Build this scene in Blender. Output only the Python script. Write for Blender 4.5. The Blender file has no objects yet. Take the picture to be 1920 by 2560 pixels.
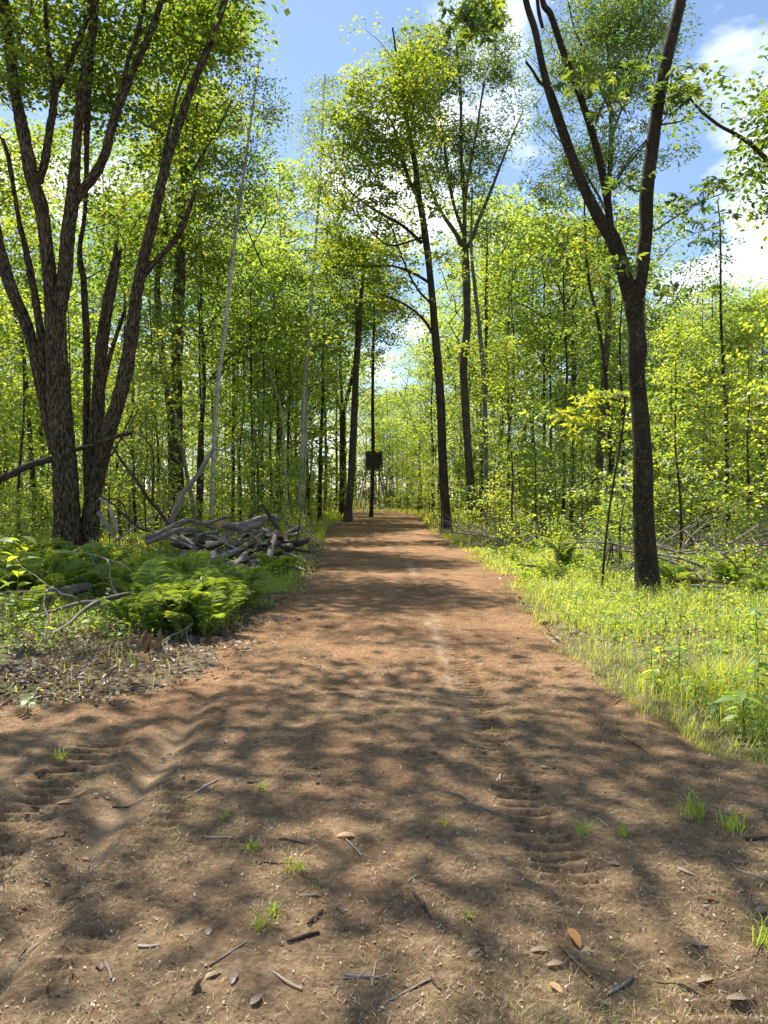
import bpy, math, random
import numpy as np

# ------------------------------------------------------------------ camera, sky, sun, exposure
SC = bpy.context.scene
COL = SC.collection
RAD = math.radians
F, CX, CY, CAMH = 1924.0, 960.0, 1280.0, 1.55
PITCH = -math.atan(40.0 / F)
SUN_EL, SUN_AZ = 57.0, -33.0          # azimuth measured from the trail direction (+Y) towards +X

cam_d = bpy.data.cameras.new("camera")
cam = bpy.data.objects.new("camera", cam_d)
COL.objects.link(cam)
cam.location = (0, 0, CAMH)
cam.rotation_euler = (RAD(90) + PITCH, 0, 0)
cam_d.sensor_fit = 'VERTICAL'
cam_d.sensor_height = 36.0
cam_d.lens = 36.0 * F / 2560.0
cam_d.clip_start = 0.05
cam_d.clip_end = 2000.0
SC.camera = cam

W = bpy.data.worlds.new("World")
SC.world = W
W.use_nodes = True
wn, wl = W.node_tree.nodes, W.node_tree.links
bg = wn["Background"]
sky = wn.new("ShaderNodeTexSky")
sky.sky_type = 'NISHITA'
sky.sun_disc = False
sky.sun_elevation = RAD(SUN_EL)
sky.sun_rotation = RAD(SUN_AZ)
sky.air_density = 1.0
sky.dust_density = 0.3
sky.ozone_density = 1.9
tc = wn.new("ShaderNodeTexCoord")
sep = wn.new("ShaderNodeSeparateXYZ")
wl.new(tc.outputs["Generated"], sep.inputs[0])
zz = wn.new("ShaderNodeMath"); zz.operation = 'MAXIMUM'; zz.inputs[1].default_value = 0.0
wl.new(sep.outputs["Z"], zz.inputs[0])
za = wn.new("ShaderNodeMath"); za.operation = 'ADD'; za.inputs[1].default_value = 0.22
wl.new(zz.outputs[0], za.inputs[0])
dv = wn.new("ShaderNodeVectorMath"); dv.operation = 'DIVIDE'
wl.new(tc.outputs["Generated"], dv.inputs[0])
cmb = wn.new("ShaderNodeCombineXYZ")
for i in (0, 1): wl.new(za.outputs[0], cmb.inputs[i])
cmb.inputs[2].default_value = 1.0
wl.new(cmb.outputs[0], dv.inputs[1])
CLOUD_OFF = (9.06, 9.9, 0.0)
mpn = wn.new("ShaderNodeMapping"); mpn.inputs["Location"].default_value = CLOUD_OFF
mpn.inputs["Scale"].default_value = (1.0, 1.0, 0.0)
wl.new(dv.outputs[0], mpn.inputs[0])
n1 = wn.new("ShaderNodeTexNoise"); n1.inputs["Scale"].default_value = 1.45
n1.inputs["Detail"].default_value = 9.0; n1.inputs["Roughness"].default_value = 0.56
n1.inputs["Distortion"].default_value = 0.15
wl.new(mpn.outputs[0], n1.inputs["Vector"])
rmp = wn.new("ShaderNodeValToRGB")
rmp.color_ramp.elements[0].position = 0.525; rmp.color_ramp.elements[0].color = (0, 0, 0, 1)
rmp.color_ramp.elements[1].position = 0.64; rmp.color_ramp.elements[1].color = (1, 1, 1, 1)
wl.new(n1.outputs["Fac"], rmp.inputs[0])
mixs = wn.new("ShaderNodeMix"); mixs.data_type = 'RGBA'
wl.new(rmp.outputs[0], mixs.inputs["Factor"])
wl.new(sky.outputs[0], mixs.inputs["A"])
mixs.inputs["B"].default_value = (10.5, 10.8, 11.2, 1)
wl.new(mixs.outputs["Result"], bg.inputs["Color"])
bg.inputs["Strength"].default_value = 0.085

sun_d = bpy.data.lights.new("sun", 'SUN')
sun_d.energy = 5.0
sun_d.angle = RAD(0.53)
sun_d.color = (1.0, 0.93, 0.81)
sun = bpy.data.objects.new("sun", sun_d)
COL.objects.link(sun)
from mathutils import Vector
_sd = Vector((math.sin(RAD(SUN_AZ)) * math.cos(RAD(SUN_EL)), math.cos(RAD(SUN_AZ)) * math.cos(RAD(SUN_EL)), math.sin(RAD(SUN_EL))))
sun.rotation_euler = _sd.to_track_quat('Z', 'Y').to_euler()
sun.location = (0, 0, 40)

SC.view_settings.view_transform = 'Standard'
SC.view_settings.look = 'None'
SC.view_settings.exposure = 1.2
SC.view_settings.gamma = 1.0
SC.view_settings.use_curve_mapping = False
SC.render.engine = 'CYCLES'
cy = SC.cycles
cy.use_denoising = True
cy.max_bounces = 6; cy.diffuse_bounces = 4; cy.glossy_bounces = 2
cy.transmission_bounces = 4; cy.transparent_max_bounces = 4
cy.caustics_reflective = False; cy.caustics_refractive = False
cy.sample_clamp_indirect = 6.0

# ------------------------------------------------------------------ helpers
RNG = np.random.default_rng(7)
D = 1920.0 / 1659.0                      # reading scale of the photograph
_fw = np.array([0, math.cos(PITCH), math.sin(PITCH)])
_up = np.array([0, -math.sin(PITCH), math.cos(PITCH)])
_rt = np.array([1.0, 0, 0])

def at_src(px, py, Y):
    d = _fw + (px - CX) / F * _rt - (py - CY) / F * _up
    return np.array([0, 0, CAMH]) + d * (Y / d[1])

def at(dx, dy, Y):
    return at_src(dx * D, dy * D, Y)

def _hash(ix, iy, iz, seed):
    h = (ix.astype(np.int64) * 374761393 + iy.astype(np.int64) * 668265263 + iz.astype(np.int64) * 2147483647 + seed * 1274126177) & 0xFFFFFFFF
    h = ((h ^ (h >> 13)) * 1274126177) & 0xFFFFFFFF
    h = ((h ^ (h >> 16)) * 2246822519) & 0xFFFFFFFF
    return ((h ^ (h >> 15)) & 0xFFFFFF) / float(0xFFFFFF)

def vnoise(x, y, z=0.0, seed=0):
    x = np.asarray(x, float); y = np.asarray(y, float); z = np.asarray(z, float) + np.zeros_like(x)
    xi, yi, zi = np.floor(x), np.floor(y), np.floor(z)
    fx, fy, fz = x - xi, y - yi, z - zi
    fx = fx * fx * (3 - 2 * fx); fy = fy * fy * (3 - 2 * fy); fz = fz * fz * (3 - 2 * fz)
    def c(a, b, d): return _hash(xi + a, yi + b, zi + d, seed)
    x00 = c(0,0,0) * (1-fx) + c(1,0,0) * fx; x10 = c(0,1,0) * (1-fx) + c(1,1,0) * fx
    x01 = c(0,0,1) * (1-fx) + c(1,0,1) * fx; x11 = c(0,1,1) * (1-fx) + c(1,1,1) * fx
    return (x00 * (1-fy) + x10 * fy) * (1-fz) + (x01 * (1-fy) + x11 * fy) * fz

def fbm(x, y, oct=4, seed=0):
    s = 0.0; a = 0.5; f = 1.0
    for o in range(oct):
        s = s + a * (vnoise(np.asarray(x) * f, np.asarray(y) * f, 0.0, seed + o) - 0.5)
        a *= 0.5; f *= 2.03
    return s

class MB:
    def __init__(self):
        self.v, self.q, self.t, self.qm, self.tm, self.tint, self.bk = [], [], [], [], [], [], []
        self.n = 0
    def add(self, v, q=None, t=None, mat=0, tint=None, bk=None):
        v = np.asarray(v, float).reshape(-1, 3)
        m = len(v)
        self.v.append(v)
        self.tint.append(np.full(m, 0.5) if tint is None else np.asarray(tint, float) + np.zeros(m))
        self.bk.append(v if bk is None else bk)
        if q is not None and len(q):
            q = np.asarray(q, np.int64).reshape(-1, 4)
            self.q.append(q + self.n); self.qm.append(np.full(len(q), mat))
        if t is not None and len(t):
            t = np.asarray(t, np.int64).reshape(-1, 3)
            self.t.append(t + self.n); self.tm.append(np.full(len(t), mat))
        self.n += m
    def mesh(self, name, mats, smooth=True, origin=(0, 0, 0)):
        me = bpy.data.meshes.new(name)
        v = np.concatenate(self.v) - np.asarray(origin, float)
        q = np.concatenate(self.q) if self.q else np.zeros((0, 4), np.int64)
        t = np.concatenate(self.t) if self.t else np.zeros((0, 3), np.int64)
        qm = np.concatenate(self.qm) if self.qm else np.zeros(0)
        tm = np.concatenate(self.tm) if self.tm else np.zeros(0)
        me.vertices.add(len(v)); me.vertices.foreach_set("co", v.astype(np.float32).ravel())
        me.loops.add(len(q) * 4 + len(t) * 3)
        me.loops.foreach_set("vertex_index", np.concatenate([q.ravel(), t.ravel()]).astype(np.int32))
        me.polygons.add(len(q) + len(t))
        ls = np.concatenate([np.arange(len(q)) * 4, len(q) * 4 + np.arange(len(t)) * 3]).astype(np.int32)
        me.polygons.foreach_set("loop_start", ls)
        me.polygons.foreach_set("material_index", np.concatenate([qm, tm]).astype(np.int32))
        me.polygons.foreach_set("use_smooth", np.full(len(q) + len(t), smooth))
        a = me.attributes.new("tint", 'FLOAT', 'POINT'); a.data.foreach_set("value", np.concatenate(self.tint).astype(np.float32))
        b = me.attributes.new("bark", 'FLOAT_VECTOR', 'POINT'); b.data.foreach_set("vector", np.concatenate(self.bk).astype(np.float32).ravel())
        me.update(calc_edges=True)
        for m in (mats if isinstance(mats, (list, tuple)) else [mats]): me.materials.append(m)
        return me

def link(name, me, parent=None, loc=(0, 0, 0), kind=None):
    o = bpy.data.objects.new(name, me)
    COL.objects.link(o)
    o.location = loc
    if parent is not None: o.parent = parent
    if kind: o["kind"] = kind
    return o

def tag(o, label, cat, group=None):
    o["label"] = label; o["category"] = cat
    if group: o["group"] = group
    return o

def thing(name, loc, label, cat, group=None, rz=0.0):
    o = bpy.data.objects.new(name, None); COL.objects.link(o)
    o.location = loc; o.rotation_euler = (0, 0, rz)
    o.empty_display_size = 0.1
    return tag(o, label, cat, group)

def copy_tree(o, parent=None):
    c = o.copy(); COL.objects.link(c); c.parent = parent
    for ch in o.children: copy_tree(ch, c)
    return c

def crom(P, sub):
    P = np.asarray(P, float)
    if sub <= 1 or len(P) < 3: 
        if sub <= 1: return P
        t = np.linspace(0, 1, sub + 1)[:, None]
        return np.concatenate([P[i] * (1 - t[:-1]) + P[i+1] * t[:-1] for i in range(len(P)-1)] + [P[-1:]])
    Q = np.concatenate([2 * P[:1] - P[1:2], P, 2 * P[-1:] - P[-2:-1]])
    out = []
    t = (np.arange(sub) / sub)[:, None]
    for i in range(1, len(Q) - 2):
        a, b, c, d = Q[i-1], Q[i], Q[i+1], Q[i+2]
        out.append(0.5 * (2*b + (c-a)*t + (2*a-5*b+4*c-d)*t*t + (3*b-a-3*c+d)*t**3))
    out.append(P[-1:])
    return np.concatenate(out)

def tube(mb, pts, rad, sides=7, sub=4, ridge=0.0, lump=0.0, seed=0, cap=True, mat=0, capmat=None, jag=0.0, tint=0.5, rfreq=9.0, flare=0.0):
    PR = np.concatenate([np.asarray(pts, float), np.asarray(rad, float)[:, None]], 1)
    PR = crom(PR, sub)
    P, R = PR[:, :3], np.maximum(PR[:, 3], 0.0015)
    T = np.gradient(P, axis=0); T /= np.linalg.norm(T, axis=1)[:, None] + 1e-9
    axis = P[-1] - P[0]
    ref = np.eye(3)[np.argmin(np.abs(axis))]
    N = np.cross(T, ref); N /= np.linalg.norm(N, axis=1)[:, None] + 1e-9
    B = np.cross(T, N)
    L = np.concatenate([[0], np.cumsum(np.linalg.norm(np.diff(P, axis=0), axis=1))])
    a = np.arange(sides) / sides * 2 * np.pi
    ca, sa = np.cos(a)[None, :], np.sin(a)[None, :]
    rr = R[:, None] * np.ones((1, sides))
    if lump:
        rr = rr * (1 + lump * 2 * (vnoise(ca * 1.3 + 5 + 0 * rr, sa * 1.3 + 5 + 0 * rr, L[:, None] / (R.mean() * 5) + seed * 3.7, seed) - 0.5))
    if ridge:
        w = rfreq
        wob = vnoise(ca * 2 + 9 + 0 * rr, sa * 2 + 9 + 0 * rr, L[:, None] * 2.2 + seed, seed + 5)
        n = vnoise(ca * w + 31 + wob * 1.5, sa * w + 31 + wob * 1.5, L[:, None] * 3.0 + seed, seed + 2)
        n2 = vnoise(ca * w * 2 + 31, sa * w * 2 + 31 + 0 * rr, L[:, None] * 9.0 + seed, seed + 3)
        rr = rr + ridge * (np.abs(n - 0.5) * 2 - 0.4) * 1.6 + ridge * 0.5 * (n2 - 0.5)
    if flare:
        fl = np.exp(-L / (R[0] * 1.6))[:, None] * flare
        rr = rr * (1 + fl * (0.55 + 0.9 * vnoise(ca * 1.6 + 3 + 0 * rr, sa * 1.6 + 3 + 0 * rr, 0.0, seed + 8)))
    V = P[:, None, :] + rr[:, :, None] * (ca[:, :, None] * N[:, None, :] + sa[:, :, None] * B[:, None, :])
    if jag:
        V[-1] += T[-1] * (jag * RNG.random(sides))[:, None]
        V[-2] += T[-1] * (jag * 0.3 * RNG.random(sides))[:, None]
    m = len(P)
    bk = np.stack([ca * R[:, None], sa * R[:, None], L[:, None] + 0 * ca], -1) + np.array([seed * 1.37 % 11, seed * 0.73 % 7, seed * 2.1 % 13])
    i = np.arange(m - 1)[:, None] * sides; j = np.arange(sides)[None, :]; k = (j + 1) % sides
    q = np.stack([i + j, i + k, i + sides + k, i + sides + j], -1).reshape(-1, 4)
    mb.add(V.reshape(-1, 3), q=q, mat=mat, tint=tint, bk=bk.reshape(-1, 3))
    if cap:
        cm = mat if capmat is None else capmat
        for e, ring in ((0, V[0]), (1, V[-1])):
            c = ring.mean(0)
            if jag and e == 1: c = c - T[-1] * jag * 0.3
            vv = np.concatenate([ring, c[None]])
            idx = np.arange(sides)
            tt = np.stack([idx, (idx + 1) % sides, np.full(sides, sides)], 1)
            if e == 0: tt = tt[:, ::-1]
            rel = (vv - c) @ np.stack([N[-e], B[-e], T[-e]], 1)
            mb.add(vv, t=tt, mat=cm, tint=tint, bk=rel + np.array([0, 0, seed]))
    return P, R

LEAF = {
    'diamond': (np.array([[0,0,0],[.42,.33,.05],[1,0,-.10],[.42,-.33,.05]]), np.array([[0,1,2,3]])),
    'oval': (np.array([[0,0,0],[.28,.25,.05],[.66,.22,.02],[1,0,-.16],[.66,-.22,.02],[.28,-.25,.05]]), np.array([[0,1,2,3],[0,3,4,5]])),
    'lance': (np.array([[0,0,0],[.30,.13,.04],[.70,.13,-.02],[1,0,-.22],[.70,-.13,-.02],[.30,-.13,.04]]), np.array([[0,1,2,3],[0,3,4,5]])),
}
def leaves(mb, pos, nrm, dirv, size, kind='diamond', tint=0.5, mat=0):
    T, Fq = LEAF[kind]
    Z = nrm / (np.linalg.norm(nrm, axis=1)[:, None] + 1e-9)
    X = dirv - (dirv * Z).sum(1)[:, None] * Z
    X /= np.linalg.norm(X, axis=1)[:, None] + 1e-9
    Yv = np.cross(Z, X)
    n, k = len(pos), len(T)
    s = (np.asarray(size) + np.zeros(n))[:, None, None]
    V = pos[:, None, :] + s * (T[None, :, 0:1] * X[:, None] + T[None, :, 1:2] * Yv[:, None] + T[None, :, 2:3] * Z[:, None])
    q = (np.arange(n) * k)[:, None, None] + Fq[None]
    mb.add(V.reshape(-1, 3), q=q.reshape(-1, 4), mat=mat, tint=np.repeat(np.asarray(tint) + np.zeros(n), k))

def clump_leaves(mb, C, rng, r=0.45, per=34, size=0.13, kind='diamond', flat=0.28, up=0.6, base_tint=0.5, compound=False, droop=0.25):
    """leaf sprays: flattened, slightly drooping discs of leaves around the clump centres C"""
    m = len(C)
    if m == 0: return
    rs = r * rng.uniform(0.6, 1.35, m)
    tilt = rng.normal(0, 0.25, (m, 2))
    ct = np.clip(base_tint + rng.normal(0, 0.16, m), 0, 1)
    n = m * per
    ci = np.repeat(np.arange(m), per)
    a = rng.uniform(0, 2*np.pi, n); rad = np.sqrt(rng.random(n))
    ox, oy = rad * np.cos(a) * rs[ci], rad * np.sin(a) * rs[ci]
    oz = rng.normal(0, flat, n) * rs[ci] + ox * tilt[ci, 0] + oy * tilt[ci, 1] - droop * rad**2 * rs[ci]
    pos = C[ci] + np.stack([ox, oy, oz], 1)
    out = np.stack([np.cos(a), np.sin(a), rng.normal(-0.25, 0.35, n)], 1) + rng.normal(0, 0.45, (n, 3))
    nr = rng.normal(0, 1.0, (n, 3)) * (1 - up) + np.array([0, 0, up * 1.3])
    tint = np.clip(ct[ci] + rng.normal(0, 0.10, n), 0, 1)
    sz = size * rng.uniform(0.65, 1.3, n)
    if not compound:
        leaves(mb, pos, nr, out, sz, kind, tint)
    else:
        for ang, ss in ((0, 1.0), (0.75, 0.9), (-0.75, 0.9), (1.5, 0.7), (-1.5, 0.7)):
            o = out.copy(); ca, sa = math.cos(ang), math.sin(ang)
            o[:, 0], o[:, 1] = out[:, 0] * ca - out[:, 1] * sa, out[:, 0] * sa + out[:, 1] * ca
            o[:, 2] -= 0.25
            leaves(mb, pos, nr + rng.normal(0, .22, (n, 3)), o, sz * ss, kind, tint)

def twigs_to(mb, S, C, rng, r0=0.02, sides=3, maxlen=6.0, mat=0, rise=0.55):
    """connect every clump centre to the skeleton with a thin branch, nearest first; new twigs become skeleton"""
    S = [np.asarray(S, float)]
    Sall = np.concatenate(S)
    d0 = np.array([np.min(np.linalg.norm(Sall - c, axis=1)) for c in C])
    for i in np.argsort(d0):
        c = C[i]
        dv_ = c - Sall
        dist = np.linalg.norm(dv_, axis=1)
        hor = np.linalg.norm(dv_[:, :2], axis=1)
        cost = dist + 1.4 * np.maximum(0, rise * hor - dv_[:, 2])
        j = int(np.argmin(cost))
        if dist[j] > maxlen: continue
        p = Sall[j]
        mid = p * 0.5 + c * 0.5 + rng.normal(0, 0.06, 3) * dist[j] + np.array([0, 0, 0.06 * dist[j]])
        L = dist[j]
        rb = min(r0 * (0.45 + 0.33 * L), r0 * 2.2)
        P, _ = tube(mb, [p, mid, c], [rb, rb * 0.65, 0.004], sides=sides if L < 2 else 4, sub=2, cap=False, mat=mat, seed=i % 17)
        if L > 0.5:
            Sall = np.concatenate([Sall, P[1:-1]])

# ------------------------------------------------------------------ materials
def new_mat(name):
    m = bpy.data.materials.new(name); m.use_nodes = True
    m.node_tree.nodes.clear()
    return m, m.node_tree.nodes, m.node_tree.links

def ramp(nodes, stops):
    r = nodes.new("ShaderNodeValToRGB")
    e = r.color_ramp.elements
    while len(e) < len(stops): e.new(0.5)
    for el, (p, c) in zip(e, stops):
        el.position = p; el.color = (*c, 1)
    return r

def leaf_mat(name, stops, trans, tmix=0.5, gloss=0.035, hue=0.0, rough=0.45):
    m, n, l = new_mat(name)
    out = n.new("ShaderNodeOutputMaterial")
    att = n.new("ShaderNodeAttribute"); att.attribute_name = "tint"
    oi = n.new("ShaderNodeObjectInfo")
    mm = n.new("ShaderNodeMath"); mm.operation = 'MULTIPLY_ADD'; mm.inputs[1].default_value = 0.24; mm.inputs[2].default_value = -0.12
    l.new(oi.outputs["Random"], mm.inputs[0])
    ad = n.new("ShaderNodeMath"); ad.operation = 'ADD'; ad.use_clamp = True
    l.new(att.outputs["Fac"], ad.inputs[0]); l.new(mm.outputs[0], ad.inputs[1])
    r1 = ramp(n, stops); r2 = ramp(n, trans)
    l.new(ad.outputs[0], r1.inputs[0]); l.new(ad.outputs[0], r2.inputs[0])
    df = n.new("ShaderNodeBsdfDiffuse"); tr = n.new("ShaderNodeBsdfTranslucent")
    l.new(r1.outputs[0], df.inputs[0]); l.new(r2.outputs[0], tr.inputs[0])
    mx = n.new("ShaderNodeAddShader")
    l.new(df.outputs[0], mx.inputs[0]); l.new(tr.outputs[0], mx.inputs[1])
    gl = n.new("ShaderNodeBsdfGlossy"); gl.inputs["Roughness"].default_value = rough
    gl.inputs[0].default_value = (0.9, 0.95, 1.0, 1)
    mg = n.new("ShaderNodeMixShader"); mg.inputs[0].default_value = gloss
    l.new(mx.outputs[0], mg.inputs[1]); l.new(gl.outputs[0], mg.inputs[2])
    l.new(mg.outputs[0], out.inputs[0])
    return m

M = {}
M['leaf_maple'] = leaf_mat('maple_leaf', [(0, (.020, .042, .012)), (.5, (.040, .068, .014)), (1, (.080, .100, .018))],
                           [(0, (.060, .125, .010)), (.5, (.165, .225, .012)), (1, (.33, .33, .018))])
M['leaf_under'] = leaf_mat('understory_leaf', [(0, (.030, .062, .020)), (.5, (.060, .095, .024)), (1, (.105, .125, .026))],
                           [(0, (.09, .175, .018)), (.5, (.25, .31, .020)), (1, (.46, .45, .028))], gloss=0.04)
M['leaf_hickory'] = leaf_mat('hickory_leaf', [(0, (.022, .050, .018)), (.5, (.040, .072, .020)), (1, (.075, .10, .02))],
                           [(0, (.055, .115, .014)), (.5, (.135, .19, .016)), (1, (.30, .31, .02))], gloss=0.05, rough=.42)
M['leaf_birch'] = leaf_mat('birch_leaf', [(0, (.03, .052, .020)), (.5, (.05, .074, .024)), (1, (.085, .10, .03))],
                           [(0, (.06, .11, .015)), (.5, (.12, .165, .018)), (1, (.24, .25, .025))], gloss=0.06, rough=.40)
M['leaf_far'] = leaf_mat('far_leaf', [(0, (.032, .062, .022)), (.5, (.052, .084, .027)), (1, (.085, .108, .03))],
                           [(0, (.12, .21, .022)), (.5, (.24, .31, .026)), (1, (.38, .41, .034))])
M['leaf_herb'] = leaf_mat('herb_leaf', [(0, (.04, .085, .03)), (.5, (.075, .125, .03)), (1, (.13, .155, .03))],
                          [(0, (.11, .22, .02)), (.5, (.26, .34, .02)), (1, (.46, .46, .03))], gloss=0.03)
M['fern'] = leaf_mat('fern_frond', [(0, (.035, .075, .015)), (.5, (.065, .115, .018)), (1, (.13, .16, .02))],
                     [(0, (.065, .125, .012)), (.5, (.15, .20, .016)), (1, (.32, .34, .02))], gloss=0.03)
M['grass'] = leaf_mat('grass_blade', [(0, (.05, .09, .018)), (.5, (.095, .135, .022)), (.8, (.16, .175, .035)), (1, (.30, .25, .12))],
                      [(0, (.14, .24, .015)), (.5, (.35, .40, .025)), (.8, (.46, .45, .04)), (1, (.32, .25, .12))], gloss=0.04)
M['dry_leaf'] = leaf_mat('dry_leaf', [(0, (.07, .045, .028)), (.5, (.165, .12, .080)), (.85, (.27, .205, .135)), (1, (.36, .18, .06))],
                         [(0, (.03, .02, .01)), (.5, (.07, .045, .025)), (1, (.16, .07, .02))], gloss=0.04)
M['straw'] = leaf_mat('straw', [(0, (.11, .065, .035)), (.4, (.24, .16, .085)), (.8, (.40, .30, .17)), (1, (.58, .48, .33))],
                      [(0, (.01, .01, .01)), (1, (.06, .045, .02))], gloss=0.03)

M['dry_grass'] = leaf_mat('dry_grass', [(0, (.05, .042, .022)), (.4, (.10, .095, .045)), (.7, (.18, .16, .085)), (1, (.32, .28, .17))],
                      [(0, (.01, .01, .005)), (1, (.06, .06, .02))], gloss=0.03)

def wood_mat(name, cols, scale=(1, 1, .18), nscale=28, bump=0.6, dist=0.02, spots=None, bands=None, rough=0.9, moss=None, fine=3.0):
    m, n, l = new_mat(name)
    out = n.new("ShaderNodeOutputMaterial")
    p = n.new("ShaderNodeBsdfPrincipled"); p.inputs["Roughness"].default_value = rough
    p.inputs["Specular IOR Level"].default_value = 0.2
    at_ = n.new("ShaderNodeAttribute"); at_.attribute_name = "bark"
    mp = n.new("ShaderNodeMapping"); mp.inputs["Scale"].default_value = scale
    l.new(at_.outputs["Vector"], mp.inputs[0])
    nz = n.new("ShaderNodeTexNoise"); nz.inputs["Scale"].default_value = nscale
    nz.inputs["Detail"].default_value = 7; nz.inputs["Roughness"].default_value = .65; nz.inputs["Distortion"].default_value = .4
    l.new(mp.outputs[0], nz.inputs["Vector"])
    r = ramp(n, cols); l.new(nz.outputs["Fac"], r.inputs[0])
    col = r.outputs[0]
    big = n.new("ShaderNodeTexNoise"); big.inputs["Scale"].default_value = fine; big.inputs["Detail"].default_value = 4
    l.new(at_.outputs["Vector"], big.inputs["Vector"])
    def mixc(fac, a, b):
        x = n.new("ShaderNodeMix"); x.data_type = 'RGBA'
        l.new(fac, x.inputs["Factor"]); l.new(a, x.inputs["A"])
        if isinstance(b, tuple): x.inputs["B"].default_value = (*b, 1)
        else: l.new(b, x.inputs["B"])
        return x.outputs["Result"]
    rb = ramp(n, [(.35, (0, 0, 0)), (.7, (1, 1, 1))]); l.new(big.outputs["Fac"], rb.inputs[0])
    dk = n.new("ShaderNodeMix"); dk.data_type = 'RGBA'; dk.blend_type = 'MULTIPLY'; dk.inputs["B"].default_value = (.62, .60, .58, 1)
    l.new(rb.outputs[0], dk.inputs["Factor"]); l.new(col, dk.inputs["A"]); col = dk.outputs["Result"]
    if moss:
        mz = n.new("ShaderNodeTexNoise"); mz.inputs["Scale"].default_value = moss[1]; mz.inputs["Detail"].default_value = 8; mz.inputs["Roughness"].default_value = .7
        l.new(at_.outputs["Vector"], mz.inputs["Vector"])
        mr = ramp(n, [(moss[2], (0, 0, 0)), (moss[2] + .12, (1, 1, 1))]); l.new(mz.outputs["Fac"], mr.inputs[0])
        col = mixc(mr.outputs[0], col, moss[0])
    if spots:
        vz = n.new("ShaderNodeTexVoronoi"); vz.inputs["Scale"].default_value = spots[1]; vz.feature = 'F1'
        l.new(at_.outputs["Vector"], vz.inputs["Vector"])
        vr = ramp(n, [(spots[2], (1, 1, 1)), (spots[2] + .05, (0, 0, 0))]); l.new(vz.outputs["Distance"], vr.inputs[0])
        col = mixc(vr.outputs[0], col, spots[0])
    if bands:
        mb2 = n.new("ShaderNodeMapping"); mb2.inputs["Scale"].default_value = (6, 6, 30)
        l.new(at_.outputs["Vector"], mb2.inputs[0])
        bz = n.new("ShaderNodeTexNoise"); bz.inputs["Scale"].default_value = 1.0; bz.inputs["Detail"].default_value = 3
        l.new(mb2.outputs[0], bz.inputs["Vector"])
        br = ramp(n, [(.60, (0, 0, 0)), (.66, (1, 1, 1))]); l.new(bz.outputs["Fac"], br.inputs[0])
        col = mixc(br.outputs[0], col, bands)
    l.new(col, p.inputs["Base Color"])
    bp = n.new("ShaderNodeBump"); bp.inputs["Strength"].default_value = bump; bp.inputs["Distance"].default_value = dist
    l.new(nz.outputs["Fac"], bp.inputs["Height"]); l.new(bp.outputs[0], p.inputs["Normal"])
    l.new(p.outputs[0], out.inputs[0])
    return m

M['bark_maple'] = wood_mat('shaggy_maple_bark', [(.38, (.008, .006, .004)), (.47, (.045, .033, .020)), (.57, (.150, .112, .068)), (.72, (.34, .275, .18))], (1, 1, .22), 36, 1.0, .04, moss=((.20, .19, .14), 6.0, .60))
M['bark_dark'] = wood_mat('dark_bark', [(.3, (.014, .011, .007)), (.5, (.052, .040, .026)), (.75, (.14, .11, .075))], (1, 1, .14), 30, .8, .02)
M['bark_smooth'] = wood_mat('smooth_mossy_bark', [(.3, (.014, .011, .007)), (.5, (.036, .028, .016)), (.75, (.078, .064, .038))], (1, 1, .4), 30, .5, .010, spots=((.24, .25, .18), 21.0, .10), moss=((.085, .085, .042), 7.0, .57))
M['bark_grey'] = wood_mat('grey_furrowed_bark', [(.3, (.030, .024, .019)), (.5, (.10, .082, .064)), (.75, (.20, .17, .14))], (1, 1, .14), 30, .8, .02)
M['bark_pale'] = wood_mat('pale_grey_bark', [(.3, (.10, .09, .075)), (.6, (.22, .20, .17)), (.8, (.30, .28, .24))], (1, 1, .3), 24, .4, .01)
M['bark_birch'] = wood_mat('white_birch_bark', [(.3, (.36, .34, .30)), (.6, (.58, .56, .51)), (.8, (.68, .66, .61))], (1, 1, 2.0), 14, .25, .005, bands=(.045, .04, .035))
M['deadwood'] = wood_mat('weathered_dead_wood', [(.3, (.085, .072, .058)), (.5, (.26, .23, .195)), (.75, (.46, .42, .365))], (1, 1, .12), 40, .7, .012)
M['log_bark'] = wood_mat('grey_log_bark', [(.28, (.040, .032, .025)), (.48, (.19, .16, .135)), (.70, (.42, .385, .34))], (1, 1, .3), 32, .9, .02, moss=((.36, .34, .29), 6.0, .60))
M['log_dark'] = wood_mat('dark_log_bark', [(.3, (.018, .014, .011)), (.5, (.062, .047, .037)), (.75, (.15, .12, .098))], (1, 1, .2), 32, .9, .02)
M['torn_wood'] = wood_mat('torn_wood', [(.3, (.085, .042, .020)), (.5, (.20, .11, .058)), (.75, (.40, .26, .15))], (1, 1, .08), 40, .8, .01)
M['peeled_wood'] = wood_mat('peeled_wood', [(.3, (.20, .15, .105)), (.5, (.42, .35, .27)), (.75, (.58, .52, .43))], (1, 1, .10), 34, .6, .01)

def cut_mat(name='cut_wood_face', c=((.20, .075, .024), (.38, .17, .062), (.50, .27, .12))):
    m, n, l = new_mat(name)
    out = n.new("ShaderNodeOutputMaterial"); p = n.new("ShaderNodeBsdfPrincipled"); p.inputs["Roughness"].default_value = .85
    a = n.new("ShaderNodeAttribute"); a.attribute_name = "bark"
    mp = n.new("ShaderNodeMapping"); mp.inputs["Scale"].default_value = (1, 1, 0); l.new(a.outputs["Vector"], mp.inputs[0])
    w = n.new("ShaderNodeTexWave"); w.wave_type = 'RINGS'; w.rings_direction = 'Z'; w.inputs["Scale"].default_value = 24; w.inputs["Distortion"].default_value = 2.5; w.inputs["Detail"].default_value = 3
    l.new(mp.outputs[0], w.inputs["Vector"])
    r = ramp(n, [(0, c[0]), (.5, c[1]), (1, c[2])]); l.new(w.outputs["Fac"], r.inputs[0]); l.new(r.outputs[0], p.inputs["Base Color"])
    l.new(p.outputs[0], out.inputs[0]); return m
M['cut'] = cut_mat()
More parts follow.
